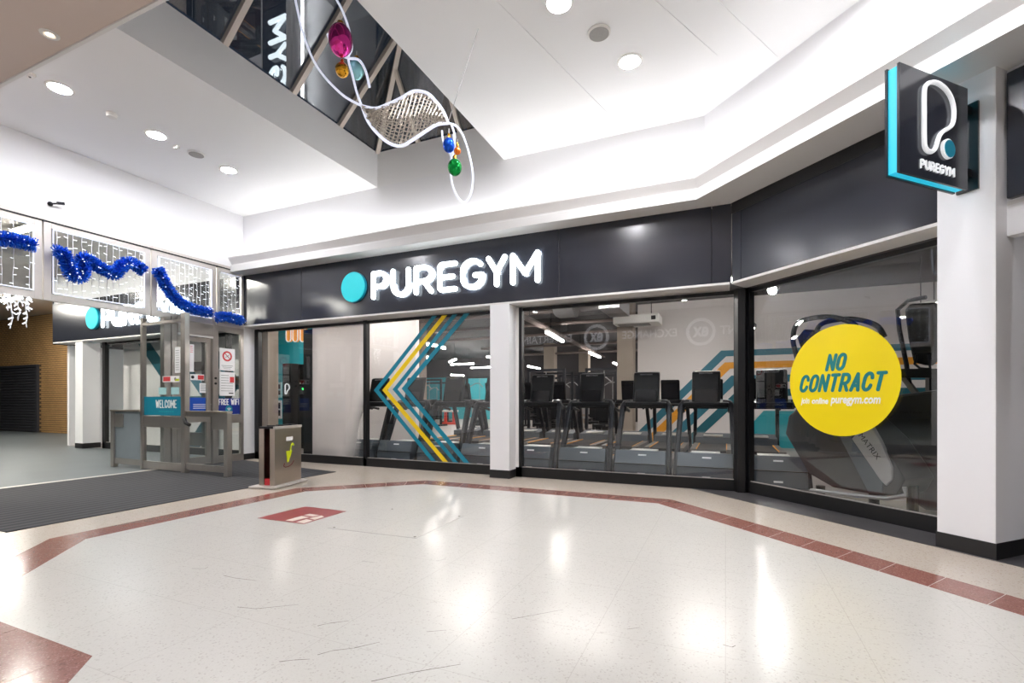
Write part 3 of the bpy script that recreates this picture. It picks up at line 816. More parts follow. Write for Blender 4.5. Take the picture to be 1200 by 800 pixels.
# tinsel garlands
def garland(pts, label, n_per_m=2600, rad=.10):
    P = [atX(px, py, XC + .175) for px, py in pts]
    Q = []
    for i in range(len(P) - 1):
        p0, p1, p2, p3 = P[max(i - 1, 0)], P[i], P[i + 1], P[min(i + 2, len(P) - 1)]
        for k in range(8):
            t = k / 8
            Q.append(.5 * ((2 * p1) + (p2 - p0) * t + (2 * p0 - 5 * p1 + 4 * p2 - p3) * t * t + (3 * p1 - p0 - 3 * p2 + p3) * t ** 3))
    Q.append(P[-1])
    g = thing('tinsel_garland', min(P, key=lambda p: p.z), label, 'tinsel', 'blue tinsel garlands on the entrance transom')
    core = MB().tube(Q, .012, 6); build(core, 'core_cord', TINS, g)
    mb = MB()
    for a, b in zip(Q[:-1], Q[1:]):
        t = (b - a); L_ = t.length
        if L_ < 1e-6: continue
        t.normalize(); u = t.cross(X).normalized(); v = t.cross(u)
        for _ in range(max(2, int(n_per_m * L_))):
            p = a.lerp(b, random.random()); an = random.uniform(0, 2 * math.pi)
            d = u * math.cos(an) + v * math.sin(an); r_ = rad * random.uniform(.7, 1.1)
            s_ = (t * random.uniform(-1, 1) + (u * math.sin(an) - v * math.cos(an)) * random.uniform(-1, 1)).normalized() * .008
            e = p + d * r_ + t * random.uniform(-.02, .02)
            mb.add([p - s_, p + s_, e + s_ * .8, e - s_ * .8], [(0, 1, 2, 3)])
    build(mb, 'tinsel_strands', TINS, g)['kind'] = 'stuff'
    mb = MB()
    for k in range(int(len(Q) * .45)):
        p = random.choice(Q); an = random.uniform(0, 2 * math.pi)
        mb.ball(p + V((abs(math.cos(an)) * rad * .9 + .01, math.sin(an) * rad * .6, math.cos(an) * rad * .6)), .007, 6, 4)
    build(mb, 'tinsel_lights', BULB, g)['kind'] = 'stuff'
    return g
garland([(-40, 275), (0, 279), (20, 282), (41, 288)], 'straight blue tinsel garland above the icicle lights')
garland([(64, 294), (73, 296), (79, 308), (85, 322), (96, 323), (98, 302), (110, 309), (124, 317), (135, 321), (145, 309), (156, 309), (169, 318)], 'wavy W-shaped blue tinsel garland on wide transom panel')
garland([(184, 314), (190, 326), (200, 343), (213, 356), (230, 363), (247, 366)], 'blue tinsel garland sloping down across the panel above the door')
garland([(254, 372), (266, 371), (284, 376)], 'short blue tinsel garland beside the black fascia corner')

# ================================================================== ENTRANCE: DOOR, SIDE PANEL, GUARDS
YG = 5.2
dr = sroot('door_1')
yd0, yd1, yd2 = YG + .06, yc(247), yc(252)
for a, b in ((yd0, yd0 + .11), (yd0 + .13, yd0 + .22)): struct(B1(XC - .06, XC + .05, a, b, 0, ZT0), 'jamb', ALU, dr, bevel=.004)
struct(B1(XC - .06, XC + .06, yd1, yd2 + .03, 0, ZT0), 'jamb', ALU, dr, bevel=.004)
struct(B1(XC - .07, XC + .09, yd0 + .22, yd1, 2.40, ZT0), 'operator_header', ALU, dr, bevel=.006)
struct(B1(XC + .05, XC + .075, yd0 + .22, yd1, 2.365, 2.40), 'light_strip', PLAST, dr)
ya, yb = yd0 + .24, yd1 - .02
leaf = struct(B1(XC - .025, XC + .025, yb - .08, yb, .02, 2.36), 'leaf_stile', ALU, dr, bevel=.003)
struct(B1(XC - .025, XC + .025, ya, ya + .07, .02, 2.36), 'leaf_stile', ALU, dr, bevel=.003)
struct(B1(XC - .025, XC + .025, ya + .07, yb - .08, .02, .16), 'leaf_rail', ALU, dr, bevel=.003)
struct(B1(XC - .025, XC + .025, ya + .07, yb - .08, .80, .96), 'leaf_rail', ALU, dr, bevel=.003)
struct(B1(XC - .025, XC + .025, ya + .07, yb - .08, 2.28, 2.36), 'leaf_rail', ALU, dr, bevel=.003)
struct(B1(XC - .004, XC + .004, ya + .06, yb - .07, .15, .81), 'pane', GLASSC, dr)
struct(B1(XC - .004, XC + .004, ya + .06, yb - .07, .95, 2.29), 'pane', GLASSC, dr)
for z_ in (1.62, 1.52): struct(MB().cyl((XC + .06, (yd1 + yd2) / 2 + .01, z_), X, .022, .012, 12), 'push_button', BLACK, dr)
sd = sroot('window_7')
y0s, y1s = yd2 + .04, YF - .015
struct(B1(XC - .03, XC + .03, y1s - .06, y1s, 0, ZT0), 'stile', ALU, sd)
for z0_, z1_ in ((0, .14), (.76, .92), (2.52, ZT0)): struct(B1(XC - .03, XC + .03, y0s, y1s - .06, z0_, z1_), 'rail', ALU, sd)
struct(B1(XC - .004, XC + .004, y0s, y1s - .05, .13, .77), 'pane', GLASSC, sd)
struct(B1(XC - .004, XC + .004, y0s, y1s - .05, .91, 2.53), 'pane', GLASSC, sd)
# notices on the side panel (they face into the mall)
xn = XC + .007
def notice(name, px0, px1, z0_, z1_, label, m=PAPER):
    t = thing(name, (xn, (yc(px0) + yc(px1)) / 2, z0_), label, 'notice')
    build(B1(xn - .002, xn, yc(px0), yc(px1), z0_, z1_), 'sheet', m, t)
    return t
t = notice('no_smoking_notice', 257, 275, 1.78, 2.21, 'white no smoking notice with red barred circle on side panel')
cy_, cz_ = yc(266), 2.06; hw = (yc(275) - yc(257)) / 2
cr_ = hw * .62
build(MB().lathe([(cr_, 0), (cr_, .002), (cr_ - .03, .002), (cr_ - .03, 0)], (xn, cy_, cz_), X, 32, True), 'red_ring', RED, t)
build(MB().bar((xn + .002, cy_ - cr_ * .68, cz_ + cr_ * .68), (xn + .002, cy_ + cr_ * .68, cz_ - cr_ * .68), .026, .002, Z), 'red_bar', RED, t)
build(MB().bar((xn + .001, cy_ - cr_ * .45, cz_ - cr_ * .3), (xn + .001, cy_ + cr_ * .45, cz_ + cr_ * .35), .022, .002, Z), 'cigarette', INK, t)
mb = MB()
for k in range(3): mb.box(xn, xn + .001, cy_ - hw * (.75 - k * .15), cy_ + hw * (.75 - k * .15), 1.87 - k * .03, 1.88 - k * .03)
build(mb, 'text_lines', PRINT, t)
t = notice('printed_notice', 257, 275, 1.29, 1.75, 'white printed notice with red block below the no smoking notice')
mb = MB()
for k in range(7): mb.box(xn, xn + .001, cy_ - hw * .8, cy_ + hw * (.2 if k < 3 else .75), 1.68 - k * .05, 1.69 - k * .05)
build(mb, 'text_lines', PRINT, t)
build(B1(xn, xn + .0012, cy_ + hw * .35, cy_ + hw * .9, 1.55, 1.66), 'red_block', RED, t)
build(B1(xn, xn + .0012, cy_ + hw * .2, cy_ + hw * .8, 1.33, 1.35), 'black_block', INK, t)
t = thing('wifi_sticker', (xn, yc(267), .93), 'navy FREE WIFI sticker with wireless symbol on the side panel', 'sticker')
ys0, ys1 = y0s + .005, y1s - .065
build(B1(xn - .002, xn, ys0, ys1, .93, 1.24), 'backing', NAVY, t)
for mb in stroke_text('FREE WIFI', (xn, (ys0 + ys1) / 2, 1.17), Y, Z, X, (ys1 - ys0) * .92, .12, .0085, gap=.6, depth=.003): build(mb, 'letter', WHV, t)
build(MB().cyl((xn, (ys0 + ys1) / 2, 1.03), X, .075, .001, 24), 'symbol_disc', TEALV, t)
mb = MB()
for r_ in (.02, .038, .056):
    pts = [(xn + .002, (ys0 + ys1) / 2 + r_ * math.cos(R(a)), .995 + r_ * math.sin(R(a))) for a in range(45, 136, 15)]
    mb.tube(pts, .005, 4)
build(mb, 'wireless_arcs', WHV, t)
t = thing('door_band_sticker', (xn, yc(234), .97), 'royal blue band sticker with small white print on the door', 'sticker')
build(B1(XC + .006, XC + .008, yc(222), yb - .085, .965, 1.25), 'backing', ROYAL, t)
mb = MB()
for k in range(3): mb.box(XC + .008, XC + .009, yc(226), yc(226) + .34 - .05 * k, 1.12 - k * .035, 1.132 - k * .035)
build(mb, 'text_lines', WHV, t)
for (a, b, z0_, z1_, lab) in ((221, 227, 1.72, 2.22, 'narrow white poster with red print beside the guard post'), (233.5, 243, 1.34, 1.52, 'small white card above the blue door band')):
    t = notice('paper_notice', a, b, z0_, z1_, lab)
    mb = MB()
    for k in range(4): mb.box(xn, xn + .001, yc(a) + .02, yc(b) - .02, z1_ - .04 - k * .035, z1_ - .03 - k * .035)
    build(mb, 'text_lines', RED if z1_ > 2 else PRINT, t)
t = notice('safety_strip', 222.5, 239, 1.57, 1.68, 'white and red safety sticker strip on the door glass')
build(B1(xn, xn + .001, yc(231.5), yc(238.5), 1.585, 1.665), 'red_print', RED, t)
build(MB().cyl((xn, yc(225.5), 1.625), X, .03, .001, 14), 'dark_symbol', INK, t)

# guard screen that projects into the mall beside the door
xg0, xg1 = atY(168, 400, YG).x, atY(217, 400, YG).x
gs = thing('guard_screen', ((xg0 + xg1) / 2, YG, 0), 'tall glazed metal guard screen with WELCOME band standing on the mat', 'guard screen')
build(B1(xg0 - .03, xg0 + .03, YG - .035, YG + .035, .0065, ZT0), 'post', ALU, gs, bevel=.005)
build(B1(xg1 - .055, xg1 + .055, YG - .04, YG + .04, .0065, ZT0 + .02), 'post', ALU, gs, bevel=.005)
build(B1(xg0, xg1, YG - .03, YG + .03, 2.50, 2.55), 'top_rail', ALU, gs)
build(B1(xg0 + .03, xg1 - .055, YG - .025, YG + .025, .74, .93), 'mid_rail', ALU, gs, bevel=.004)
build(B1(xg0 + .03, xg1 - .055, YG - .025, YG + .025, .02, .15), 'bottom_rail', ALU, gs, bevel=.004)
build(B1(xg0 + .03, xg1 - .055, YG - .004, YG + .004, .15, .74), 'lower_pane', GLASSC, gs)
build(B1(xg0 + .03, xg1 - .055, YG - .004, YG + .004, .93, 2.50), 'upper_pane', GLASSC, gs)
build(MB().prism([V((xg0, YG, ZT0 - .01)), V((xg1, YG, ZT0 - .01)), V((xg0, YG + .9, ZT0 - .01))], (0, 0, .01)), 'canopy_pane', GLASSC, gs)
ws = thing('welcome_sticker', ((xg0 + xg1) / 2, YG - .01, .94), 'teal WELCOME band sticker across the glass guard screen', 'sticker')
build(B1(xg0 + .035, xg1 - .06, YG - .008, YG - .006, .945, 1.265), 'backing', TEALV, ws)
xw = (xg0 + xg1) / 2 + .08
for mb in stroke_text('WELCOME', (xw, YG - .008, 1.14), X, Z, -Y, .56, .14, .0085, gap=.6, depth=.003): build(mb, 'letter', WHV, ws)
mb = MB()
for k in range(7): mb.box(xw - .2 + k * .06, xw - .2 + k * .06 + .04, YG - .0095, YG - .0085, 1.0, 1.025)
build(mb, 'small_print', TEAL, ws)['kind'] = 'stuff'
yp = YG - .006
for (px0, px1, z0_, z1_, lab) in ((205.5, 214, 1.66, 2.09, 'white printed sheet taped high on the guard screen glass'),):
    t = thing('paper_notice', (atY(px0, 400, YG).x, yp, z0_), lab, 'notice')
    a, b = atY(px0, 400, YG).x, atY(px1, 400, YG).x
    build(B1(a, b - .05, yp - .002, yp, z0_, z1_), 'sheet', PAPER, t)
    mb = MB()
    for k in range(9): mb.box(a + .02, b - .08, yp - .003, yp - .002, z1_ - .06 - k * .04, z1_ - .052 - k * .04)
    build(mb, 'text_lines', PRINT, t)
t = thing('safety_strip', (atY(200, 400, YG).x, yp, 1.53), 'white strip sticker with red blocks across guard screen glass', 'sticker')
a, b = atY(191, 400, YG).x, atY(213, 400, YG).x
build(B1(a, b - .05, yp - .002, yp, 1.51, 1.61), 'sheet', PAPER, t)
build(B1(a + .02, a + .21, yp - .003, yp - .002, 1.525, 1.6), 'red_print', RED, t)
build(MB().cyl((a + .34, yp - .002, 1.56), -Y, .028, .001, 14), 'grey_symbol', PRINT, t)
build(B1(b - .17, b - .055, yp - .003, yp - .002, 1.525, 1.56), 'lime_print', LIME, t)
PALE = pm('pale_aqua', (170, 214, 216), .5)
for px0, px1, lab in ((186.5, 195.5, 'pale aqua sticker on guard screen beside the left post'), (201, 210.5, 'pale aqua sticker on guard screen below the red block strip')):
    a, b = atY(px0, 400, YG).x, atY(px1, 400, YG).x
    tag(build(B1(a, b, yp - .002, yp, 1.30, 1.42), 'aqua_sticker', PALE), lab, 'sticker')
# low guard rails, outside and inside
def low_guard(xa, xb, solid, label):
    t = thing('guard_rail', ((xa + xb) / 2, YG, 0), label, 'barrier')
    end = xa if solid else xb
    build(B1(end - .045, end + .045, YG - .04, YG + .04, 0 if solid else .0065, 1.0), 'post', ALU, t, bevel=.005)
    build(B1(xa - (.045 if solid else -.002), xb + (.045 if not solid else -.002), YG - .05, YG + .05, 1.0, 1.03), 'top_cap', STEEL, t, bevel=.005)
    build(B1(xa, xb, YG - .02, YG + .02, .06, .16), 'bottom_rail', ALU, t)
    if solid:
        build(B1(xa + .045, xb, YG - .008, YG + .008, .16, 1.0), 'infill_sheet', pm('dull_sheet', (150, 160, 166), .45, metal=.5, var=.08, scale=5), t)
        build(B1(xa + .045, xa + .30, YG - .03, YG + .03, .72, .96), 'lock_box', ALU, t, bevel=.004)
    else:
        build(B1(xb - .33, xb - .045, YG - .03, YG + .03, .74, 1.0), 'lock_box', ALU, t, bevel=.004)
        build(B1(xa, xb - .33, YG - .02, YG + .02, .94, 1.0), 'upper_rail', ALU, t)
        build(B1(xa + .02, xb - .045, YG - .004, YG + .004, .16, .94), 'pane', GLASSC, t)
        build(MB().tube([(xa + .02, YG - .06, .9), (xa + .1, YG - .09, .83), (xa + .17, YG - .07, .80)], .028, 8), 'catch_handle', BLACK, t, smooth=True)
    return t
low_guard(atY(134, 400, YG).x, xg0 - .033, True, 'low metal guard rail with sheet infill outside the entrance')
low_guard(xg1 + .058, atY(267, 400, YG).x, False, 'low metal guard rail with black catch on the ribbed mat')

# umbrella-bag dispenser
bl, bf, bR = atZ(300, 571.5), atZ(327, 573.5), atZ(352, 566.5)
ux = (bR - bf); ux.z = 0; wlen = .62; ux = ux.normalized(); uy = V((-ux.y, ux.x, 0))
b0 = atZ(322, 572.0) + Z * .0065
hgt = .835; wd = .60; dp = .24
ud = thing('umbrella_bag_dispenser', b0 + ux * wd / 2 + uy * dp / 2, 'stainless steel umbrella bag dispenser with green umbrella logo beside the mat', 'dispenser')
build(MB().slab(b0 - ux * .10 - uy * .09, ux * (wd + .14), uy * (dp + .18), Z * .028), 'base_plate', ALUL, ud, bevel=.012)
build(MB().slab(b0 + Z * .028, ux * wd, uy * .02, Z * (hgt - .03)), 'front_sheet', STEEL, ud)
build(MB().slab(b0 + uy * (dp - .02) + Z * .028, ux * wd, uy * .02, Z * (hgt - .03)), 'rear_sheet', STEEL, ud)
build(MB().slab(b0 + ux * (wd - .02) + uy * .02 + Z * .028, ux * .02, uy * (dp - .04), Z * (hgt - .03)), 'side_sheet', STEEL, ud)
build(MB().slab(b0 + uy * .02 + Z * .028, ux * .02, uy * .055, Z * (hgt - .04)), 'side_sheet', STEEL, ud)
build(MB().slab(b0 + uy * (dp - .075) + Z * .028, ux * .02, uy * .055, Z * (hgt - .04)), 'side_sheet', STEEL, ud)
build(MB().slab(b0 + ux * .3 + uy * .02 + Z * .028, ux * .01, uy * (dp - .04), Z * (hgt - .1)), 'divider', MAROON, ud)
build(MB().slab(b0 - ux * .008 - uy * .008 + Z * (hgt - .035), ux * (wd + .016), uy * .026, Z * .035), 'top_lip', ALUL, ud)
build(MB().slab(b0 - ux * .004 + uy * .02 + Z * (hgt - .03), ux * wd, uy * (dp - .02), Z * .03), 'top_slots', BLACK, ud)
for k in (.05, .24, .43): build(MB().slab(b0 + ux * k + uy * .04 + Z * hgt, ux * .12, uy * .12, Z * .014), 'slot_collar', DARKP, ud, bevel=.004)
fp = b0 - uy * .002
build(MB().slab(fp + ux * .245 + Z * .62, ux * .15, -uy * .002, Z * .055), 'label', PAPER, ud)
def bp_(u, v): return fp + ux * u + Z * v
build(MB().prism([bp_(.24, .475), bp_(.385, .475), bp_(.362, .435), bp_(.302, .322), bp_(.265, .315), bp_(.258, .38)], -uy * .002), 'umbrella_logo', LIME, ud)
build(MB().tube([bp_(u, v) - uy * .002 for u, v in ((.335, .47), (.347, .52), (.362, .56), (.388, .578), (.41, .565), (.405, .54))], .010, 6), 'umbrella_handle', LIME, ud)
build(MB().tube([bp_(u, v) - uy * .001 for u, v in ((.42, .325), (.375, .28), (.30, .255), (.225, .252), (.19, .272), (.205, .31))], .006, 6), 'swoosh', MAROON, ud)
build(MB().slab(b0 + ux * .005 + uy * .08 + Z * .03, ux * .12, uy * .08, Z * .09), 'red_bag_stack', RED, ud)

# ================================================================== OUTSIDE BEYOND THE ENTRANCE
main_sign(atY(107, 372, YF - .06).x - atY(413, 336, YF - .06).x, 'glowing white shop name with cyan disc on fascia outside the entrance')
xo0 = -16.05
fo = sroot('trim_8')
for a, b in ((xo0, -13.0), (-13.0, -10.6), (-10.6, XC - .21)): struct(B1(a + .003, b - .003, YF, YF + .1, ZF0 + .03, ZF1), 'panel', FASC, fo)
struct(B1(xo0, XC - .2, YF + .02, YF + .14, ZF1, 4.4), 'wall_outside_upper', WHITE)
struct(B1(xo0 - .02, xo0, YF, 9.6, 2.66, 4.4), 'wall_outside_return', FASC)
struct(B1(xo0, xo0 + .1, YW, 9.6, 0, 2.66), 'wall_outside_side', WHITE)
w4 = shop_window(4, (-14.35, YW, 0), X, -Y, 5.3, [2.6, 4.6], end=(.12, .1))
pxl = atY(92, 500, 6.80).x
pillar('wall_pillar_3', [V((-15.05, 6.82, 0)), V((-14.72, 6.82, 0)), V((-14.72, YW + .1, 0)), V((-15.05, YW + .1, 0))], ZF0)
# striped panel behind the outside window
gp = sroot('wall_graphic_panel')
struct(B1(-14.4, -9.6, 7.55, 7.65, 0, 2.66), 'board', GYMW, gp)
def diag(x_, z_, x2, z2, w_, m):
    struct(MB().prism([V((x_, 7.55, z_)), V((x_ + w_, 7.55, z_)), V((x2 + w_, 7.55, z2)), V((x2, 7.55, z2))], (0, -.004, 0)), 'painted_stripe', m, gp)
diag(-13.75, 2.64, -11.9, .9, .5, TEALD); diag(-12.9, .06, -11.7, 1.3, .55, TEALD); diag(-12.7, 2.64, -11.2, 1.2, .35, BLUEP)
diag(-11.9, .06, -10.3, 1.75, .5, TEALD); diag(-11.4, 2.64, -10.2, 1.45, .4, TEALD)
struct(B1(-12.3, -12.05, 7.42, 7.52, 0, 2.66), 'door_post', BLACK, gp); struct(B1(-11.1, -10.7, 7.42, 7.52, 0, 2.66), 'door_post', BLACK, gp)
struct(B1(-12.3, -10.7, 7.42, 7.52, 1.9, 2.1), 'door_rail', BLACK, gp); struct(B1(-12.3, -10.7, 7.42, 7.52, .15, .45), 'door_rail', BLACK, gp)
# brick wall and roller shutter
YB = 9.6
bw = struct(B1(-30, xo0, YB, YB + .2, 0, 4.45), 'wall_brick', MORTAR)
mb = MB(); r_ = 0; z_ = 0.01
xs0, xs1, zsh = -30, atY(45, 470, YB).x, atY(40, 429, YB).z
while z_ < 4.4:
    x_ = -28.5 + (.12 if r_ % 2 else 0)
    while x_ < -17.5:
        if not (x_ < xs1 and z_ < zsh): 
            d_ = random.uniform(.006, .012); mb.slab((x_, YB - d_, z_), (.222, 0, 0), (0, d_, 0), (0, 0, .060))
        x_ += .24
    z_ += .077; r_ += 1
struct(mb, 'bricks', BRICK, bw)['kind'] = 'stuff'
sh = sroot('door_2')
k = 0; z_ = .02
while z_ < zsh - .03:
    struct(MB().prism([V((xs0, YB - .03, z_)), V((xs0, YB - .055, z_ + .03)), V((xs0, YB - .055, z_ + .07)), V((xs0, YB - .03, z_ + .098))], (xs1 - xs0, 0, 0)), 'slat', SHUT, sh)
    z_ += .105
struct(B1(xs1 - .03, xs1 + .05, YB - .07, YB, 0, zsh + .05), 'guide_rail', SHUT, sh)
struct(B1(xs0, xs1 + .05, YB - .09, YB, zsh - .03, zsh + .06), 'shutter_box', SHUT, sh)
struct(B1(-34, XC - .2, -6, YB + .2, 4.4, 4.5), 'ceiling_outside', pm('canopy_paint', (196, 186, 176), .6))
struct(B1(-34, -33.8, -6, YB, 0, 4.4), 'wall_outside_far', OPPW)
struct(B1(-34, XC - .2, -6.2, -6, 0, 4.4), 'wall_outside_near', OPPW)
def canopy_lamp(x_, y_, label):
    t = thing('canopy_light', (x_, y_, 4.33), label, 'ceiling light', 'lamps under the outside canopy')
    build(B1(x_ - .6, x_ + .6, y_ - .09, y_ + .09, 4.36, 4.4), 'housing', ALUL, t)
    build(B1(x_ - .58, x_ + .58, y_ - .07, y_ + .07, 4.345, 4.36), 'diffuser', OUTL, t)
p_ = atZ(36, 362, 4.35)
for (x_, y_) in ((-20.6, 7.6), (-20.6, 4.2), (-15.5, 4.6), (-11.6, 4.6), (-11.6, 1.2), (-16, 1.2)):  # several of these lamps are added to brighten the dark outside
    canopy_lamp(x_, y_, 'flat white lamp under the canopy outside the entrance, several added to brighten it')

# ================================================================== GYM INTERIOR
struct(MB().poly([(-16, 7.05, -.002), (9, 7.05, -.002), (9, 28, -.002), (-20, 28, -.002), (-20, 9.9, -.002), (-16, 9.9, -.002)]), 'floor_gym', GYMF)
struct(MB().box(-15.9, 9, YW + .15, 9.9, 3.9, 4.0).box(-20, 9, 9.9, 28, 3.9, 4.0), 'ceiling_gym', GYMC)
struct(B1(-20, -12.4, 27.5, 27.7, 0, 3.9), 'wall_gym_back', TEAL)
struct(B1(-13.0, 9, 27.5, 27.7, 0, 3.9), 'wall_gym_back_dark', GYMC)
struct(B1(-20, 9, 27.46, 27.5, 2.7, 3.9), 'wall_gym_back_head', GYMC)
gw = struct(B1(-2.27, 9, 14.0, 14.2, 0, 3.9), 'wall_gym_right', GYMW)
struct(B1(-2.27, -2.1, 14.2, 27.5, 0, 3.9), 'wall_gym_right_return', GYMW)
struct(B1(8.9, 9, 5, 14, 0, 3.9), 'wall_gym_side', GYMW)
struct(B1(-20.1, -20, 9.9, 27.5, 0, 3.9), 'wall_gym_left', TEALD)
# teal dado and coloured bands painted on the white wall: rising diagonally then running level
YWL = 13.995
def band(lo, hi, m, xb):
    """band between heights lo and hi (level part), bending down at x = xb"""
    sl = 1.02
    def x_at(h0, z): return xb - (h0 - z) / sl
    bt = (hi - lo) * (1.75 - 1 / sl)
    struct(MB().prism([V((9, YWL, lo)), V((9, YWL, hi)), V((xb, YWL, hi)), V((xb - hi / sl, YWL, 0)), V((xb - hi / sl + (hi - lo) * 1.75, YWL, 0)), V((xb + bt, YWL, lo))], (0, -.004, 0)), 'painted_band', m, gw)
xbend = atY(845, 410, YWL).x
def zw(px, py): return atY(px, py, YWL).z
for (ya_, yb_, m_, sh_) in ((410.5, 417.5, BLUEP, 0), (424.5, 432, ORNG, .09), (440, 448, BLUEP, .25), (456, 464, TEALD, .42)):
    band(zw(850, yb_), zw(850, ya_), m_, xbend + sh_)
zd = zw(880, 481)
struct(MB().prism([V((9, YWL, 0)), V((9, YWL, zd)), V((xbend + 1.0, YWL, zd)), V((xbend + .25, YWL, 0))], (0, -.003, 0)), 'teal_dado', TEAL, gw)
# white partition behind the left treadmills and concrete columns
struct(B1(-10.3, atY(487, 450, 10.0).x, 10.0, 10.15, 0, 3.9), 'wall_gym_partition', GYMW)
def column(x_, y_, w_, nm='wall_column'):
    struct(B1(x_ - w_ / 2, x_ + w_ / 2, y_ - w_ / 2, y_ + w_ / 2, 0, 3.9), nm, CONC, bevel=.01)
column(atY(734, 450, 13.3).x, 13.3, .42); column(atY(492, 450, 12.5).x, 12.5, .3); column(atY(645, 430, 22).x, 22, .5); column(atY(685, 430, 25).x, 25, .5)
column(atY(315, 450, 8.4).x, 8.4, .3)
# privacy film inside the first pane
fx0 = atY(367, 450, YW + .03).x; fx1 = xm1 - .02
tag(build(B1(fx0, fx1, YW + .012, YW + .014, .15, 2.64), 'privacy_film', FILM, origin=((fx0 + fx1) / 2, YW, .15)), 'whitish privacy film fading out across the pane beside the dispenser', 'window film')
tag(build(B1(fx0 - .30, fx0 - .02, YW + .07, YW + .22, 0, 2.6), 'door_pier', BLACK), 'tall black door pier inside the window left of the privacy film', 'door pier')
# reception: teal wall, entry pods
struct(B1(-15.8, -10.3, 12.6, 12.75, 0, 3.9), 'wall_gym_reception', TEAL)
def pod(px0, px1, y_, z1_, label):
    a, b = atY(px0, 450, y_).x, atY(px1, 450, y_).x
    t = thing('entry_pod', ((a + b) / 2, y_, 0), label, 'entry gate')
    build(B1(a, b, y_, y_ + .5, 0, z1_), 'cabinet', DARKP, t, bevel=.01)
    build(B1(a + .05, b - .05, y_ - .01, y_, z1_ - .5, z1_ - .1), 'screen', SCRN, t)
    return t
t = pod(331, 341, 9.6, 2.2, 'black entry pod with white P outline logo in the reception')
a = atY(337, 457, 9.59)
build(MB().tube([a + X * u + Z * v - Y * .01 for u, v in [(p[0] * .35 - .19, p[1] * .4 - .2) for p in smooth_closed(ol, 1)]], .018, 6, True), 'logo_outline', NEON, t)
t = pod(349, 367, 9.0, 2.1, 'wide black entry pod with green status lamps in the reception')
a = atY(355, 455.5, 8.99)
for k in range(2): build(MB().cyl(a + X * k * .06, -Y, .02, .01, 10), 'status_lamp', POSTG, t)
for k in range(4): build(MB().cyl(atY(352 + k * 4, 449, 8.99), -Y, .02, .01, 10), 'rivet', SILV, t)
t = thing('poster_stand', atY(344, 520, 10.2), 'tall white poster stand with black figure between the two entry pods', 'poster')
a, b = atY(340.5, 450, 10.2).x, atY(349, 450, 10.2).x
build(B1(a, b, 10.2, 10.24, 0, 1.98), 'board', PAPER, t)
build(MB().prism([V((a, 10.2, 1.2)), V((a + .1, 10.2, 1.3)), V((b, 10.2, .9)), V((b, 10.2, .75)), V((a + .1, 10.2, .95)), V((a, 10.2, .8))], (0, -.003, 0)), 'black_figure', INK, t)
a, b = atY(322, 450, 12.58).x, atY(330, 450, 12.58).x
for z0_, z1_, lab, m in ((1.3, 1.85, 'pale blue framed notice on the teal reception wall', PALE), (.55, 1.2, 'white pictogram notice on the teal reception wall', PAPER)):
    t = thing('wall_notice', ((a + b) / 2, 12.59, z0_), lab, 'notice')
    build(B1(a, b, 12.57, 12.6, z0_, z1_), 'board', m, t)
    build(B1(a + .05, b - .05, 12.565, 12.57, z0_ + .1, (z0_ + z1_) / 2 - .02), 'dark_pictogram', INK, t)
    build(B1(a + .05, b - .05, 12.565, 12.57, (z0_ + z1_) / 2 + .03, z1_ - .08), 'dark_pictogram', INK, t)
orl = pm('orange_loop', (214, 140, 60), .4, emit=.4)  # loops model a sign's reflection in the glass; glow and hangers are added
t = thing('loop_reflection', atY(347, 410, 9.4), 'three orange loops with white outlines standing in for a sign reflected in the glass', 'sign')
for px in (338, 346, 354.5):
    c = atY(px, 393, 9.4); r_ = .085
    pts = [c + V((-r_, 0, .18)), c + V((-r_, 0, -.08))] + [c + V((r_ * math.cos(R(a)), 0, -.08 + r_ * math.sin(R(a)))) for a in range(190, 351, 20)] + [c + V((r_, 0, -.08)), c + V((r_, 0, .18))]
    build(MB().prism([p + Y * .02 for p in pts], (0, .05, 0)), 'orange_loop', orl, t)
    build(MB().tube(pts, .014, 6), 'white_outline', NEON, t)
    build(B1(c.x - .006, c.x + .006, 9.43, 9.45, c.z + .18, 3.885), 'added_hanger', BLACK, t)

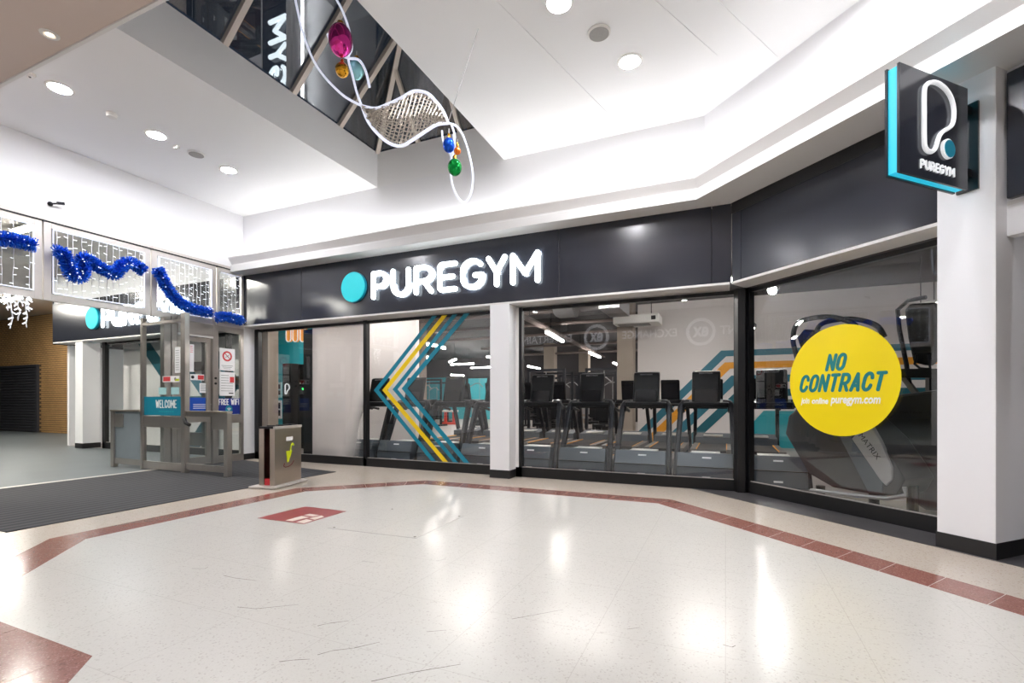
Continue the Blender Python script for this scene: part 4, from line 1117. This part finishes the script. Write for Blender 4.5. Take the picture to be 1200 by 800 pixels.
# ceiling services
def led(p, q, label, grp='gym LED tube lamps'):
    p, q = V(p), V(q); t = thing('tube_lamp', (p + q) / 2, label, 'tube lamp', grp)
    build(MB().bar(p, q, .09, .05), 'diffuser', TUBE, t)
    build(MB().bar(p + Z * .05, q + Z * .05, .11, .05), 'housing', PLAST, t)
    for k in (.2, .8):
        c = p.lerp(q, k); build(MB().tube([c + Z * .07, V((c.x, c.y, 3.885))], .008, 5), 'suspension_wire', BLACK, t)
ZL = 3.1
for a, b, lab in (((641, 389), (663, 402), 'bright tube lamp below the duct over the first treadmill row'), ((691, 413), (704, 419), 'tube lamp beyond the duct on the cable tray'),
                  ((719, 425), (728, 429), 'far tube lamp beside the concrete column'), ((619, 429), (633, 432), 'tube lamp low behind the treadmill at window pillar'),
                  ((497, 402), (503, 404), 'first of three bright tube lamps behind the chevron'), ((507, 404), (513, 406), 'second of three bright tube lamps behind the chevron'),
                  ((516, 406), (521, 408), 'third of three bright tube lamps behind the chevron'), ((495, 420), (503, 418), 'tube lamp beside the concrete end of white partition'),
                  ((527, 424), (534, 421), 'short tube lamp above the teal back wall'), ((529, 427), (555, 426), 'long thin tube lamp above the teal back wall'),
                  ((552, 431), (578, 430), 'long thin tube lamp beside the white window pillar'), ((529, 439), (543, 440), 'tube lamp above a treadmill console'),
                  ((571, 418), (577, 419), 'tube lamp peeping out beside the white window pillar'), ((571, 363), (578, 366), 'bright lamp high beside the white window pillar')):
    z_ = 3.1 if a[1] > 370 else 3.35
    P, Q = atZ(a[0], a[1], z_), atZ(b[0], b[1], z_)
    if (Q - P).length > 2.2: Q = P + (Q - P).normalized() * 2.2
    if (Q - P).length < .5: Q = P + (Q - P).normalized() * .5
    if P.y > 27 or Q.y > 27:
        s_ = 26.5 / max(P.y, Q.y); P = V((P.x * s_, P.y * s_, H + (P.z - H) * s_)); Q = V((Q.x * s_, Q.y * s_, H + (Q.z - H) * s_))
    led(P, Q, lab)
for x_, y_, lab in ((-5.5, 9.5, 'tube lamp high over the treadmills behind the chevron'), (-2.6, 9.0, 'tube lamp high over the treadmill beside the white window pillar'),
                    (-.3, 10.6, 'tube lamp high over the treadmills before the striped wall'),
                    (-8.0, 8.6, 'tube lamp high over the privacy film'), (-12.5, 11.0, 'tube lamp high over the reception')):
    led((x_ - .7, y_, 3.6), (x_ + .7, y_, 3.6), lab)
a, b = atY(1074, 361, 11.5), atY(1100, 356, 11.0)
led(a, b, 'bright tube lamp behind the stair climber tower')
# two spot lamps that flare in the angled window
for px, py, y_, lab in ((905, 340, 10.5, 'bright spot lamp high behind the angled window'), (880, 384, 13.2, 'bright spot lamp beside the dark corner post')):
    c = atY(px, py, y_); t = thing('spot_lamp', c, lab, 'spot lamp')
    d = V((-.35, -.8, -.45)).normalized()
    build(MB().lathe([(.05, -.2), (.08, -.16), (.095, 0)], c, d, 20), 'housing', BLACK, t, smooth=True)
    build(MB().cyl(c, d, .08, .006, 20), 'lens', SPOT, t)
    build(MB().tube([c - d * .1, V((c.x - d.x * .1, c.y - d.y * .1, 3.885))], .012, 6), 'stem', BLACK, t)
# duct, cassette unit, trays and pipes
t = thing('air_duct', (atY(690, 365, 11.5).x, 11.5, 3.3), 'grey rectangular air duct with lobed end below the gym ceiling', 'duct')
a, b = atY(643, 365, 10.6), atY(708, 365, 10.6)
build(B1(a.x + .5, b.x, 10.6, 11.6, 3.38, 3.85), 'trunk', DUCT, t, bevel=.01)
build(MB().lathe([(.30, 0), (.36, .1), (.36, .5)], (a.x, 11.1, 3.52), X, 20), 'round_end', DUCT, t, smooth=True)
build(B1(b.x - .1, b.x + .35, 10.5, 11.7, 3.2, 3.85), 'plenum', DUCT, t)
for k in range(5): build(B1(a.x + .7 + k * .35, a.x + .74 + k * .35, 10.58, 10.6, 3.36, 3.87), 'flange', DUCT, t)
t = thing('air_conditioner', (atY(750, 378, 13.0).x, 13.0, 3.2), 'white flat ceiling air conditioner unit near the concrete column', 'air conditioner')
a, b = atY(722, 378, 13.0), atY(774, 378, 13.0)
build(B1(a.x, b.x, 12.6, 13.4, a.z - .1, a.z + .12), 'casing', PLAST, t, bevel=.02)
build(B1(a.x + .1, b.x - .25, 12.7, 13.1, a.z - .11, a.z - .1), 'intake_grille', GREYP, t)
build(B1(b.x - .18, b.x - .07, 12.59, 12.6, a.z - .04, a.z + .06), 'badge', INK, t)
for k in (.2, .8): build(MB().tube([(a.x + (b.x - a.x) * k, 13.0, a.z + .1), (a.x + (b.x - a.x) * k, 13.0, 3.885)], .012, 5), 'hanger_rod', BLACK, t)
a, b = atZ(618, 375, 3.15) - X * .3, atZ(728, 430, 3.15) - X * .3; b = a + (b - a).normalized() * 13
t = thing('cable_tray', (a + b) / 2, 'long pale cable tray running deep into the gym past the tube lamps', 'cable tray')
build(MB().bar(a + Z * .2, b + Z * .2, .22, .05), 'tray', PIPE, t)
for k in range(6): c = a.lerp(b, (k + .5) / 6); build(MB().tube([c + Z * .22, V((c.x, c.y, 3.885))], .01, 5), 'drop_rod', BLACK, t)
for i, y_ in enumerate((12.2, 14.0, 16.0, 19.0, 22.0)):
    t = tag(build(MB().tube([(-9.8, y_, 3.55 - .03 * i), (-2.7, y_, 3.55 - .03 * i)], .05, 10), 'ceiling_pipe', PIPE, smooth=True),
            ('first', 'second', 'third', 'fourth', 'fifth')[i] + ' pale pipe from the windows crossing under the gym ceiling', 'pipe', 'parallel pipes under the gym ceiling')

# treadmills
def treadmill():
    t = thing('treadmill', (0, 0, 0), 'x', 'treadmill', 'treadmills')
    m = MB(); w_ = .37
    m.prism([V((-w_, 0.0, .03)), V((-w_, .02, .255)), V((-w_, .10, .45)), V((-w_, .62, .38)), V((-w_, .62, .03))], (2 * w_, 0, 0))
    hood = build(m, 'motor_hood', TREADB, t, bevel=.012)
    build(B1(-w_ - .001, w_ + .001, -.002, .03, .25, .262), 'hood_seam', BLACK, hood)
    build(B1(-.03, .08, -.002, .012, .10, .125), 'rating_plate', PAPER, hood)
    build(MB().slab((-.03, .068, .375), (.12, 0, 0), (0, .016, .027), (0, -.002, .001)), 'warning_label', PAPER, hood)
    build(B1(-.2, .2, .3, .6, .40, .43), 'top_vent', PLAST, hood)
    build(B1(-.27, .27, .6, 2.05, .19, .235), 'belt', BELT, t, bevel=.01)
    for s_ in (-1, 1):
        r_ = build(B1(s_ * .33 - .06, s_ * .33 + .06, .55, 2.08, .12, .25), 'deck_rail', RAIL, t, bevel=.012)
        build(B1(s_ * .275 - .008, s_ * .275 + .008, .65, 2.05, .236, .253), 'yellow_edge', ORNG, r_)
        build(B1(s_ * .33 - .05, s_ * .33 + .05, 1.9, 2.0, 0, .12), 'foot', DARKP, t)
        # upright leaning back, then rounding into the cross bar
        build(MB().bar((s_ * .405, .16, .02), (s_ * .36, .62, 1.08), .075, .11, (0, 1, 0)), 'upright', FRAMEP, t, bevel=.02)
        build(MB().tube([(s_ * .36, .60, 1.03), (s_ * .355, .63, 1.10), (s_ * .33, .65, 1.15), (s_ * .24, .66, 1.165)], .055, 10), 'upright_elbow', FRAMEP, t, smooth=True)
        build(MB().tube([(s_ * .35, .63, 1.12), (s_ * .36, .85, 1.07), (s_ * .36, 1.15, 1.02)], .026, 8), 'hand_rail', DARKP, t, smooth=True)
    build(MB().slab((-w_ + .05, .56, 1.09), (2 * w_ - .1, 0, 0), (0, .30, .05), (0, 0, .08)), 'console_tray', DARKP, t, bevel=.02)
    c = build(MB().slab((-.205, .60, 1.12), (.41, 0, 0), (0, .10, .02), (0, .13, .53)), 'console', DARKP, t, bevel=.03)
    build(MB().slab((-.16, .592, 1.15), (.32, 0, 0), (0, .012, 0), (0, .055, .22)), 'rear_cover', SCRN, c)
    build(text_mb('MATRIX', (0, .7185, 1.62), X, (0, .13, .53), width=.2, height=.022, bold=.01), 'maker_lettering', PRINT, c)
    build(MB().slab((-.175, .704 + .03, 1.20), (.35, 0, 0), (0, .006, 0), (0, .095, .38)), 'display', SCRN, c)
    build(MB().bar((-.3, .80, 1.09), (.3, .80, 1.09), .04, .04), 'grip_bar', DARKP, t, bevel=.01)
    return t
tm = treadmill()
XT = [.62 - .895 * k for k in range(10)]
TL = ['treadmill behind the corner post, between both windows', 'treadmill beside the dark corner post, facing the straight window', 'treadmill in front of the orange and blue wall stripes',
      'treadmill in front of the concrete column, facing the window', 'treadmill right beside the white window pillar, stickered grey hood', 'treadmill half hidden by the white window pillar',
      'treadmill in front of the red bench, behind the chevron', 'treadmill behind the chevron stripes, against the white partition end', 'treadmill behind the tip of the chevron',
      'treadmill partly veiled by the privacy film']
for i, x_ in enumerate(XT):
    o = tm if i == 0 else copy_tree(tm)
    o.location = (x_, 7.36, 0); o['label'] = TL[i]; o['group'] = 'front row of treadmills facing the windows'
for i, x_ in enumerate(XT[:9]):
    o = copy_tree(tm); o.location = (x_ + .02, 12.3, 0); o.rotation_euler = (0, 0, math.pi)
    o['label'] = 'second row treadmill, display outwards, ' + ('behind the angled window', 'behind the corner post treadmill', 'before the wall stripes', 'beside the concrete column', 'behind the treadmill at the pillar',
                                                                 'hidden by the window pillar', 'beyond the red bench', 'behind the chevron', 'behind the chevron tip')[i]; o['group'] = 'second row of treadmills'

# background strength machines deep in the gym
def machine(x_, y_, s_, label, cat, m2):
    t = thing('cable_machine', (x_, y_, 0), label, cat, 'strength machines deep in the gym')
    for sx in (-.5, .5):
        build(B1(x_ + sx * s_ - .04, x_ + sx * s_ + .04, y_ - .04, y_ + .04, 0, 2.2), 'upright', FRAMEP, t)
        build(B1(x_ + sx * s_ - .05, x_ + sx * s_ + .05, y_ - .5, y_ + .5, 0, .08), 'foot', FRAMEP, t)
    build(B1(x_ - .5 * s_, x_ + .5 * s_, y_ - .04, y_ + .04, 2.12, 2.2), 'top_beam', FRAMEP, t)
    for k in range(10): build(B1(x_ - .14, x_ + .14, y_ - .1, y_ + .1, .15 + k * .075, .215 + k * .075), 'weight_plate', DARKP, t)
    build(MB().tube([(x_, y_, .9), (x_, y_, 2.12)], .012, 6), 'cable', SILV, t)
    build(MB().tube([(x_ - .3, y_ - .3, 1.75), (x_ - .1, y_ - .2, 1.9), (x_ + .1, y_ - .2, 1.9), (x_ + .3, y_ - .3, 1.75)], .02, 6), 'pull_bar', SILV, t, smooth=True)
    build(B1(x_ - .2, x_ + .2, y_ - .7, y_ - .35, .42, .5), 'seat_pad', m2, t, bevel=.02)
    build(B1(x_ - .2, x_ + .2, y_ - .34, y_ - .26, .6, 1.25), 'back_pad', m2, t, bevel=.02)
    build(B1(x_ - .04, x_ + .04, y_ - .55, y_ - .45, 0, .42), 'seat_post', FRAMEP, t)
for px, y_, s_, lab, m2 in ((650, 16.5, 1.3, 'tall black cable machine behind the treadmill at the pillar', DARKP), (672, 18.5, 1.1, 'pale padded cable machine glimpsed between treadmill consoles', SILV),
                            (700, 16.8, 1.3, 'black cable machine behind the middle treadmills', DARKP), (718, 19.0, 1.1, 'black weight machine beside the concrete column', DARKP),
                            (503, 19.5, 1.3, 'black cable machine before the teal wall behind the chevron', DARKP), (512, 23.0, 1.4, 'far black cable machine against the teal wall', DARKP),
                            (640, 14.6, 1.2, 'black cable machine just behind the second treadmill row', DARKP), (662, 20.0, 1.2, 'distant cable machine below the cable tray', DARKP),
                            (690, 21.0, 1.1, 'distant black machine with pale seat between the consoles', SILV), (708, 14.8, 1.1, 'black cable machine close to the concrete column', DARKP),
                            (562, 18.0, 1.2, 'pale padded machine beside the white window pillar', SILV), (630, 21.0, 1.2, 'far black machine behind the white window pillar edge', DARKP)):
    machine(atY(px, 450, y_).x, y_, s_, lab, 'gym machine', m2)
# red bench
c = atZ(527, 497); t = thing('red_bench', c, 'bright red weight bench on the gym floor behind the chevron', 'bench')
build(B1(c.x - .42, c.x + .42, c.y - .15, c.y + .15, 0, .1), 'base', REDP, t, bevel=.02)
for s_ in (-.24, .24): build(B1(c.x + s_ - .06, c.x + s_ + .06, c.y - .06, c.y + .06, .1, .62), 'leg', REDP, t, bevel=.01)
build(B1(c.x - .4, c.x + .4, c.y - .2, c.y + .2, .62, .72), 'pad', PLAST, t, bevel=.02)

# ascent trainer behind the round sticker
SM = 7.75
def ms(px, py, s=SM): return atS(px, py, s)
t = thing('ascent_trainer', ms(985, 585) * 1.0, 'dark ascent trainer with lettered silver arm behind the round yellow sticker', 'exercise machine')
body = [(924, 487), (920, 508), (948, 555), (976, 571), (1033, 581), (1050, 580), (1060, 562), (1050, 545), (1030, 515), (1010, 495), (985, 470), (950, 466)]
build(MB().prism([ms(*p) for p in body], -BN * .5), 'shroud', SHRD, t, bevel=.02)
arm = [(1012, 500), (1022, 497), (1033, 516), (1047, 547), (1047, 562), (1040, 569), (1034, 563), (1000, 514)]
build(MB().prism([ms(*p) + BN * .03 for p in arm], -BN * .06), 'silver_arm', SILV, t, bevel=.012)
arm2 = [(985, 512), (998, 512), (1036, 566), (1034, 578), (1018, 576)]
build(MB().prism([ms(*p) + BN * .015 for p in arm2], -BN * .04), 'arm_cover', TREADB, t, bevel=.01)
a, b = ms(1010, 508), ms(1033, 538)
dirn = (b - a).normalized(); upn = dirn.cross(BN).normalized()
if upn.z < 0: upn = -upn
build(text_mb('MATRIX', (a + b) / 2 + BN * .033, dirn, upn, width=(b - a).length * .95, height=.055, bold=.0), 'maker_lettering', INK, t)
base = ms(1062, 582); base.z = .04
build(MB().tube([ms(950, 574), ms(1000, 580), ms(1040, 584), ms(1062, 580), ms(1060, 570)], .022, 8), 'base_tube', SILV, t, smooth=True)
pz = ms(945, 575); pz.z = 0
for px in (948, 1010, 1055):
    q = ms(px, 575) - BN * .2; build(MB().cyl((q.x, q.y, 0), Z, .05, max(.05, ms(px, 572).z + .02), 12), 'foot', DARKP, t)
mast = [ms(960, 480) - BN * .25, ms(940, 440) - BN * .25, ms(928, 410) - BN * .25]
build(MB().tube(mast, [.09, .07, .05], 10), 'mast', DARKP, t, smooth=True)
for off in (.05, .45):
    pts = [ms(931, 420) - BN * off, ms(926, 398) - BN * off, ms(930, 380) - BN * off, ms(945, 373) - BN * off, ms(970, 371) - BN * off, ms(995, 378) - BN * off, ms(1005, 392) - BN * off]
    build(MB().tube(spline(pts, 5), .03, 10), 'moving_handlebar', FRAMEP, t, smooth=True)
build(MB().prism([ms(927, 395) - BN * .1, ms(935, 385) - BN * .1, ms(975, 388) - BN * .1, ms(975, 415) - BN * .1, ms(935, 420) - BN * .1], -BN * .3), 'console', DARKP, t, bevel=.02)
# second machine at the pillar
SN = 8.5
t = thing('stair_climber', ms(1085, 590, SN), 'tall dark stair climber with looped console tower beside the white pillar', 'exercise machine')
build(MB().prism([ms(*p, SN) for p in [(1030, 515), (1034, 480), (1052, 462), (1110, 455), (1110, 600), (1085, 598), (1062, 585), (1048, 545)]], -BN * .6), 'shroud', SHRD, t, bevel=.03)
build(text_mb('MATRIX', ms(1068, 483, SN) + BN * .002, BD, Z, width=.22, height=.028), 'maker_lettering', INK, t)
build(MB().prism([ms(*p, SN) - BN * .2 for p in [(1046, 362), (1052, 354), (1082, 352), (1084, 380), (1080, 420), (1072, 428), (1056, 424), (1050, 395)]], -BN * .14), 'console_tower', DARKP, t, bevel=.03)
build(MB().tube([ms(*p, SN) - BN * .15 for p in [(1056, 452), (1052, 425), (1044, 385), (1042, 362), (1054, 351), (1075, 347)]], .024, 8), 'hand_rail', FRAMEP, t, smooth=True)
build(MB().tube([ms(*p, SN) - BN * .15 for p in [(1064, 415), (1062, 426), (1068, 431), (1080, 431), (1078, 415)]], .014, 8), 'bottle_loop', FRAMEP, t, smooth=True)
build(MB().bar(ms(1044, 437, SN) - BN * .15, ms(1108, 437, SN) - BN * .15, .12, .1), 'cross_beam', DARKP, t)
build(MB().bar(ms(1048, 440, SN) - BN * .15, ms(1070, 470, SN) - BN * .15, .05, .05), 'brace', RAIL, t)
build(MB().bar(ms(1078, 432, SN) - BN * .25, ms(1078, 470, SN) - BN * .25, .12, .12), 'column_tube', DARKP, t)

# ================================================================== CEILING FITTINGS
def downlight(p, label, grp='mall ceiling downlights', r=.10, lens=LENS):
    t = thing('downlight', p, label, 'downlight', grp)
    p = V(p)
    build(MB().lathe([(r, 0), (r + .012, -.012), (r + .035, -.008), (r + .038, 0)], p, Z, 28, True), 'ceiling_rim', PLAST, t, smooth=True)
    build(MB().cyl(p - Z * .006, Z, r - .004, .004, 28), 'ceiling_lens', lens, t)
DL = [(atZ(183, 158, ZC), 'round downlight beside the small white sensor in white ceiling'), (atZ(268, 199, ZC), 'round downlight nearest the entrance corner of white ceiling'),
      (atZ(70, 103, ZC), 'round downlight beside the shaded white bulkhead'), (atZ(738, 72, ZC), 'round downlight near the bend of the white cornice'),
      (atZ(655, 3, ZC), 'round downlight beyond the round speaker grille')]
for p, lab in DL: downlight(p, lab)
for x_, y_ in ((1.2, 3.4), (3.0, 2.9), (4.6, 2.6), (-1.75, 3.1), (0.9, 4.6)): downlight((x_, y_, ZC), 'round downlight in the white ceiling above the angled shopfront')
for x_ in (-7.3, -4.3, -1.4, 1.6, 4.6):
    for y_ in (-2.4, -4.8): downlight((x_, y_, ZC), 'round downlight in the white ceiling before the opposite shop')
downlight(atZ(58, 40, 4.3), 'small warm spot in the shaded white bulkhead beside the entrance ceiling', 'bulkhead spots', .03, LENSW)
for x_ in (-3, -.5, 2, 4.5): downlight((x_, .8, 4.3), 'small warm spot in the shaded white bulkhead', 'bulkhead spots', .03, LENSW)
def disc_fit(name, p, r, m, label, cat, h=.02):
    t = thing(name, p, label, cat); p = V(p)
    build(MB().lathe([(r, 0), (r, -h * .6), (r * .9, -h)], p, Z, 28), 'ceiling_rim', PLAST, t, smooth=True)
    build(MB().cyl(p - Z * (h + .002), Z, r * .86, .004, 28), 'ceiling_grille', m, t)
disc_fit('ceiling_speaker', atZ(702, 38, ZC), .115, GREYP, 'round grey speaker grille between two ceiling downlights', 'speaker')
disc_fit('ceiling_speaker', atZ(230, 180, ZC), .115, GREYP, 'round grey speaker grille near the entrance ceiling corner', 'speaker')
disc_fit('smoke_detector', atZ(131, 133, ZC), .06, PLAST, 'small white smoke detector on the ceiling above entrance', 'detector', .05)
def small_box(name, p, label, cat, d=(.09, .05, .04)):
    p = V(p); t = thing(name, p, label, cat)
    build(B1(p.x - d[0] / 2, p.x + d[0] / 2, p.y - d[1] / 2, p.y + d[1] / 2, p.z - d[2], p.z), 'ceiling_case', PLAST, t, bevel=.006)
    build(MB().cyl((p.x, p.y - d[1] * .3, p.z - d[2] - .004), Z, .012, .006, 10), 'ceiling_eye', INK, t)
small_box('ceiling_sensor', atZ(207, 171, ZC), 'small white sensor box between downlight and speaker grille', 'sensor')
small_box('ceiling_sensor', atZ(37, 87, ZC), 'small white sensor box beside the shaded white bulkhead edge', 'sensor')
p = atX(58, 239, XC)
t = thing('wall_camera', p, 'small grey camera on a bracket on white wall above the transom', 'camera')
build(MB().ball(p + X * .02, .032, 12, 8), 'wall_mount', FRAMEP, t, smooth=True)
build(MB().tube([p + X * .035, p + X * .08 + Y * .07 + Z * .02], .012, 8), 'arm', FRAMEP, t)
build(MB().bar(p + X * .08 + Y * .05 + Z * .02, p + X * .10 + Y * .13 + Z * .035, .034, .034), 'body', FRAMEP, t)

# ================================================================== HANGING CHRISTMAS MOTIF
YM = 4.3
def mo(px, py, dy=0.0): return atY(px, py, YM) + Y * dy
hm = thing('hanging_motif', mo(480, 175), 'curling rope light motif with woven silver ribbon hanging below the skylight', 'Christmas decoration')
top = [(424, 124), (440, 127), (455, 122), (470, 115), (485, 107), (500, 109), (510, 118), (519, 130), (525, 144)]
bot = [(424, 124), (430, 140), (440, 154), (455, 167), (470, 171), (485, 163), (500, 153), (512, 146), (525, 144)]
T_, B_ = spline([mo(*p) for p in top], 6), spline([mo(*p) for p in bot], 6)
build(MB().tube(T_, .017, 8), 'ribbon_edge', ROPE, hm, smooth=True); build(MB().tube(B_, .017, 8), 'ribbon_edge', ROPE, hm, smooth=True)
mb = MB(); N = len(T_)
for i in range(1, N - 1, 1):
    a, b = T_[i], B_[i]; m_ = (a + b) / 2 + Y * .03 * (1 if i % 2 else -1)
    mb.tube([a, m_, b], .0065, 4)
for k in range(1, 15):
    f = k / 15; mb.tube([T_[i].lerp(B_[i], f) + Y * .02 * math.sin(i * 1.6 + k) for i in range(1, N - 1)], .0065, 4)
build(mb, 'woven_ribbon', MESHR, hm)['kind'] = 'stuff'
def rope(pts, r=.013): build(MB().tube(spline([mo(*p) for p in pts], 6), r, 8), 'rope_light', ROPE, hm, smooth=True)
rope([(345, -6), (350, 18), (357, 45), (368, 72), (382, 92), (400, 110), (412, 118), (424, 124)])
rope([(391, -6), (400, 10), (407, 28), (411, 45), (412, 58), (408, 68), (413, 88), (418, 108), (424, 124)])
rope([(384, 40), (388, 52), (395, 62), (408, 68), (420, 70), (428, 82), (433, 102)], .014)
rope([(525, 144), (535, 148), (543, 160), (550, 182), (554, 205), (552, 226), (545, 237), (537, 232), (530, 216), (528, 195), (530, 175), (533, 160), (529, 146)], .011)
rope([(518, 153), (519, 164), (524, 175), (530, 182), (533, 170), (531, 158)], .010)
for (px, py), (ex, ey) in (((525, 144), (566, 176)),):
    q = atZ(ex, ey, ZC) if py > 140 else None
    p = mo(px, py)
    q = V((p.x + .35 if py > 140 else p.x, p.y, ZC))
    build(MB().tube([p, q], .004, 5), 'hanging_wire', SILV, hm)
def bauble(px, py, r, sc, m, label, dy=0.0, hook=.09):
    c = atY(px, py, YM + dy); t = thing('hanging_bauble', c - Z * r * sc[2], label, 'bauble')
    build(MB().ball(c, r, 20, 14, sc), 'shell', m, t, smooth=True)
    build(MB().lathe([(r * .28, 0), (r * .25, .03), (.006, .045)], c + Z * r * sc[2] * .96, Z, 12), 'cap', GOLD, t, smooth=True)
    build(MB().tube([c + Z * (r * sc[2] + .03), c + Z * (r * sc[2] + hook)], .005, 5), 'hook', SILV, t)
bauble(399, 47, .135, (.95, .95, 1.3), PINK, 'large glossy pink bauble in the hanging rope light motif', -.16)
bauble(418, 81, .095, (.9, .9, 1.25), AQUA, 'pale aqua oval bauble beside the gold one', .14)
bauble(401, 82, .075, (1, 1, 1.05), GOLD, 'small gold bauble under the pink one', -.10, .045)
bauble(526, 170, .06, (1, 1, 1.25), BLUB, 'small blue bauble above the green one', -.09)
bauble(536, 177, .035, (1, 1, 1.05), ORGB, 'tiny orange bauble beside the blue one', -.2)
bauble(533, 196, .07, (1, 1, 1.2), GRNB, 'glossy green bauble in the lowest rope light loop', -.10)

# ================================================================== BEHIND THE CAMERA
struct(B1(-9.1, 7.5, -6.7, -6.5, 0, ZC), 'wall_back', OPPW)
struct(B1(7.3, 7.5, -6.5, 2.0, 0, ZC), 'wall_right', WHITE)
op = thing('opposite_sign', (-4.2, -6.45, 3.6), 'pale shop lettering and ringed logos on the dark shop opposite, mirrored in glass', 'sign')
build(B1(-9, 4, -6.5, -6.46, 3.3, 4.5), 'backing', BLACK, op)
for body, x_, wd in (('ENTERTAINMENT', -8.0, 3.6), ('EXCHANGE', -2.9, 2.2), ('ENTERTAINMENT', 1.6, 3.6)):
    build(text_mb(body, (x_, -6.45, 3.95), -X, Z, width=wd, height=.34, bold=.02), 'lettering', OPPT, op)
for x_ in (-5.1, -.9):
    build(MB().lathe([(.55, 0), (.55, .03), (.43, .03), (.43, 0)], (x_, -6.46, 3.92), Y, 32, True), 'logo_ring', OPPT, op)
    build(text_mb('ex', (x_, -6.42, 3.92), -X, Z, width=.6, height=.42, bold=.03), 'logo_lettering', OPPT, op)
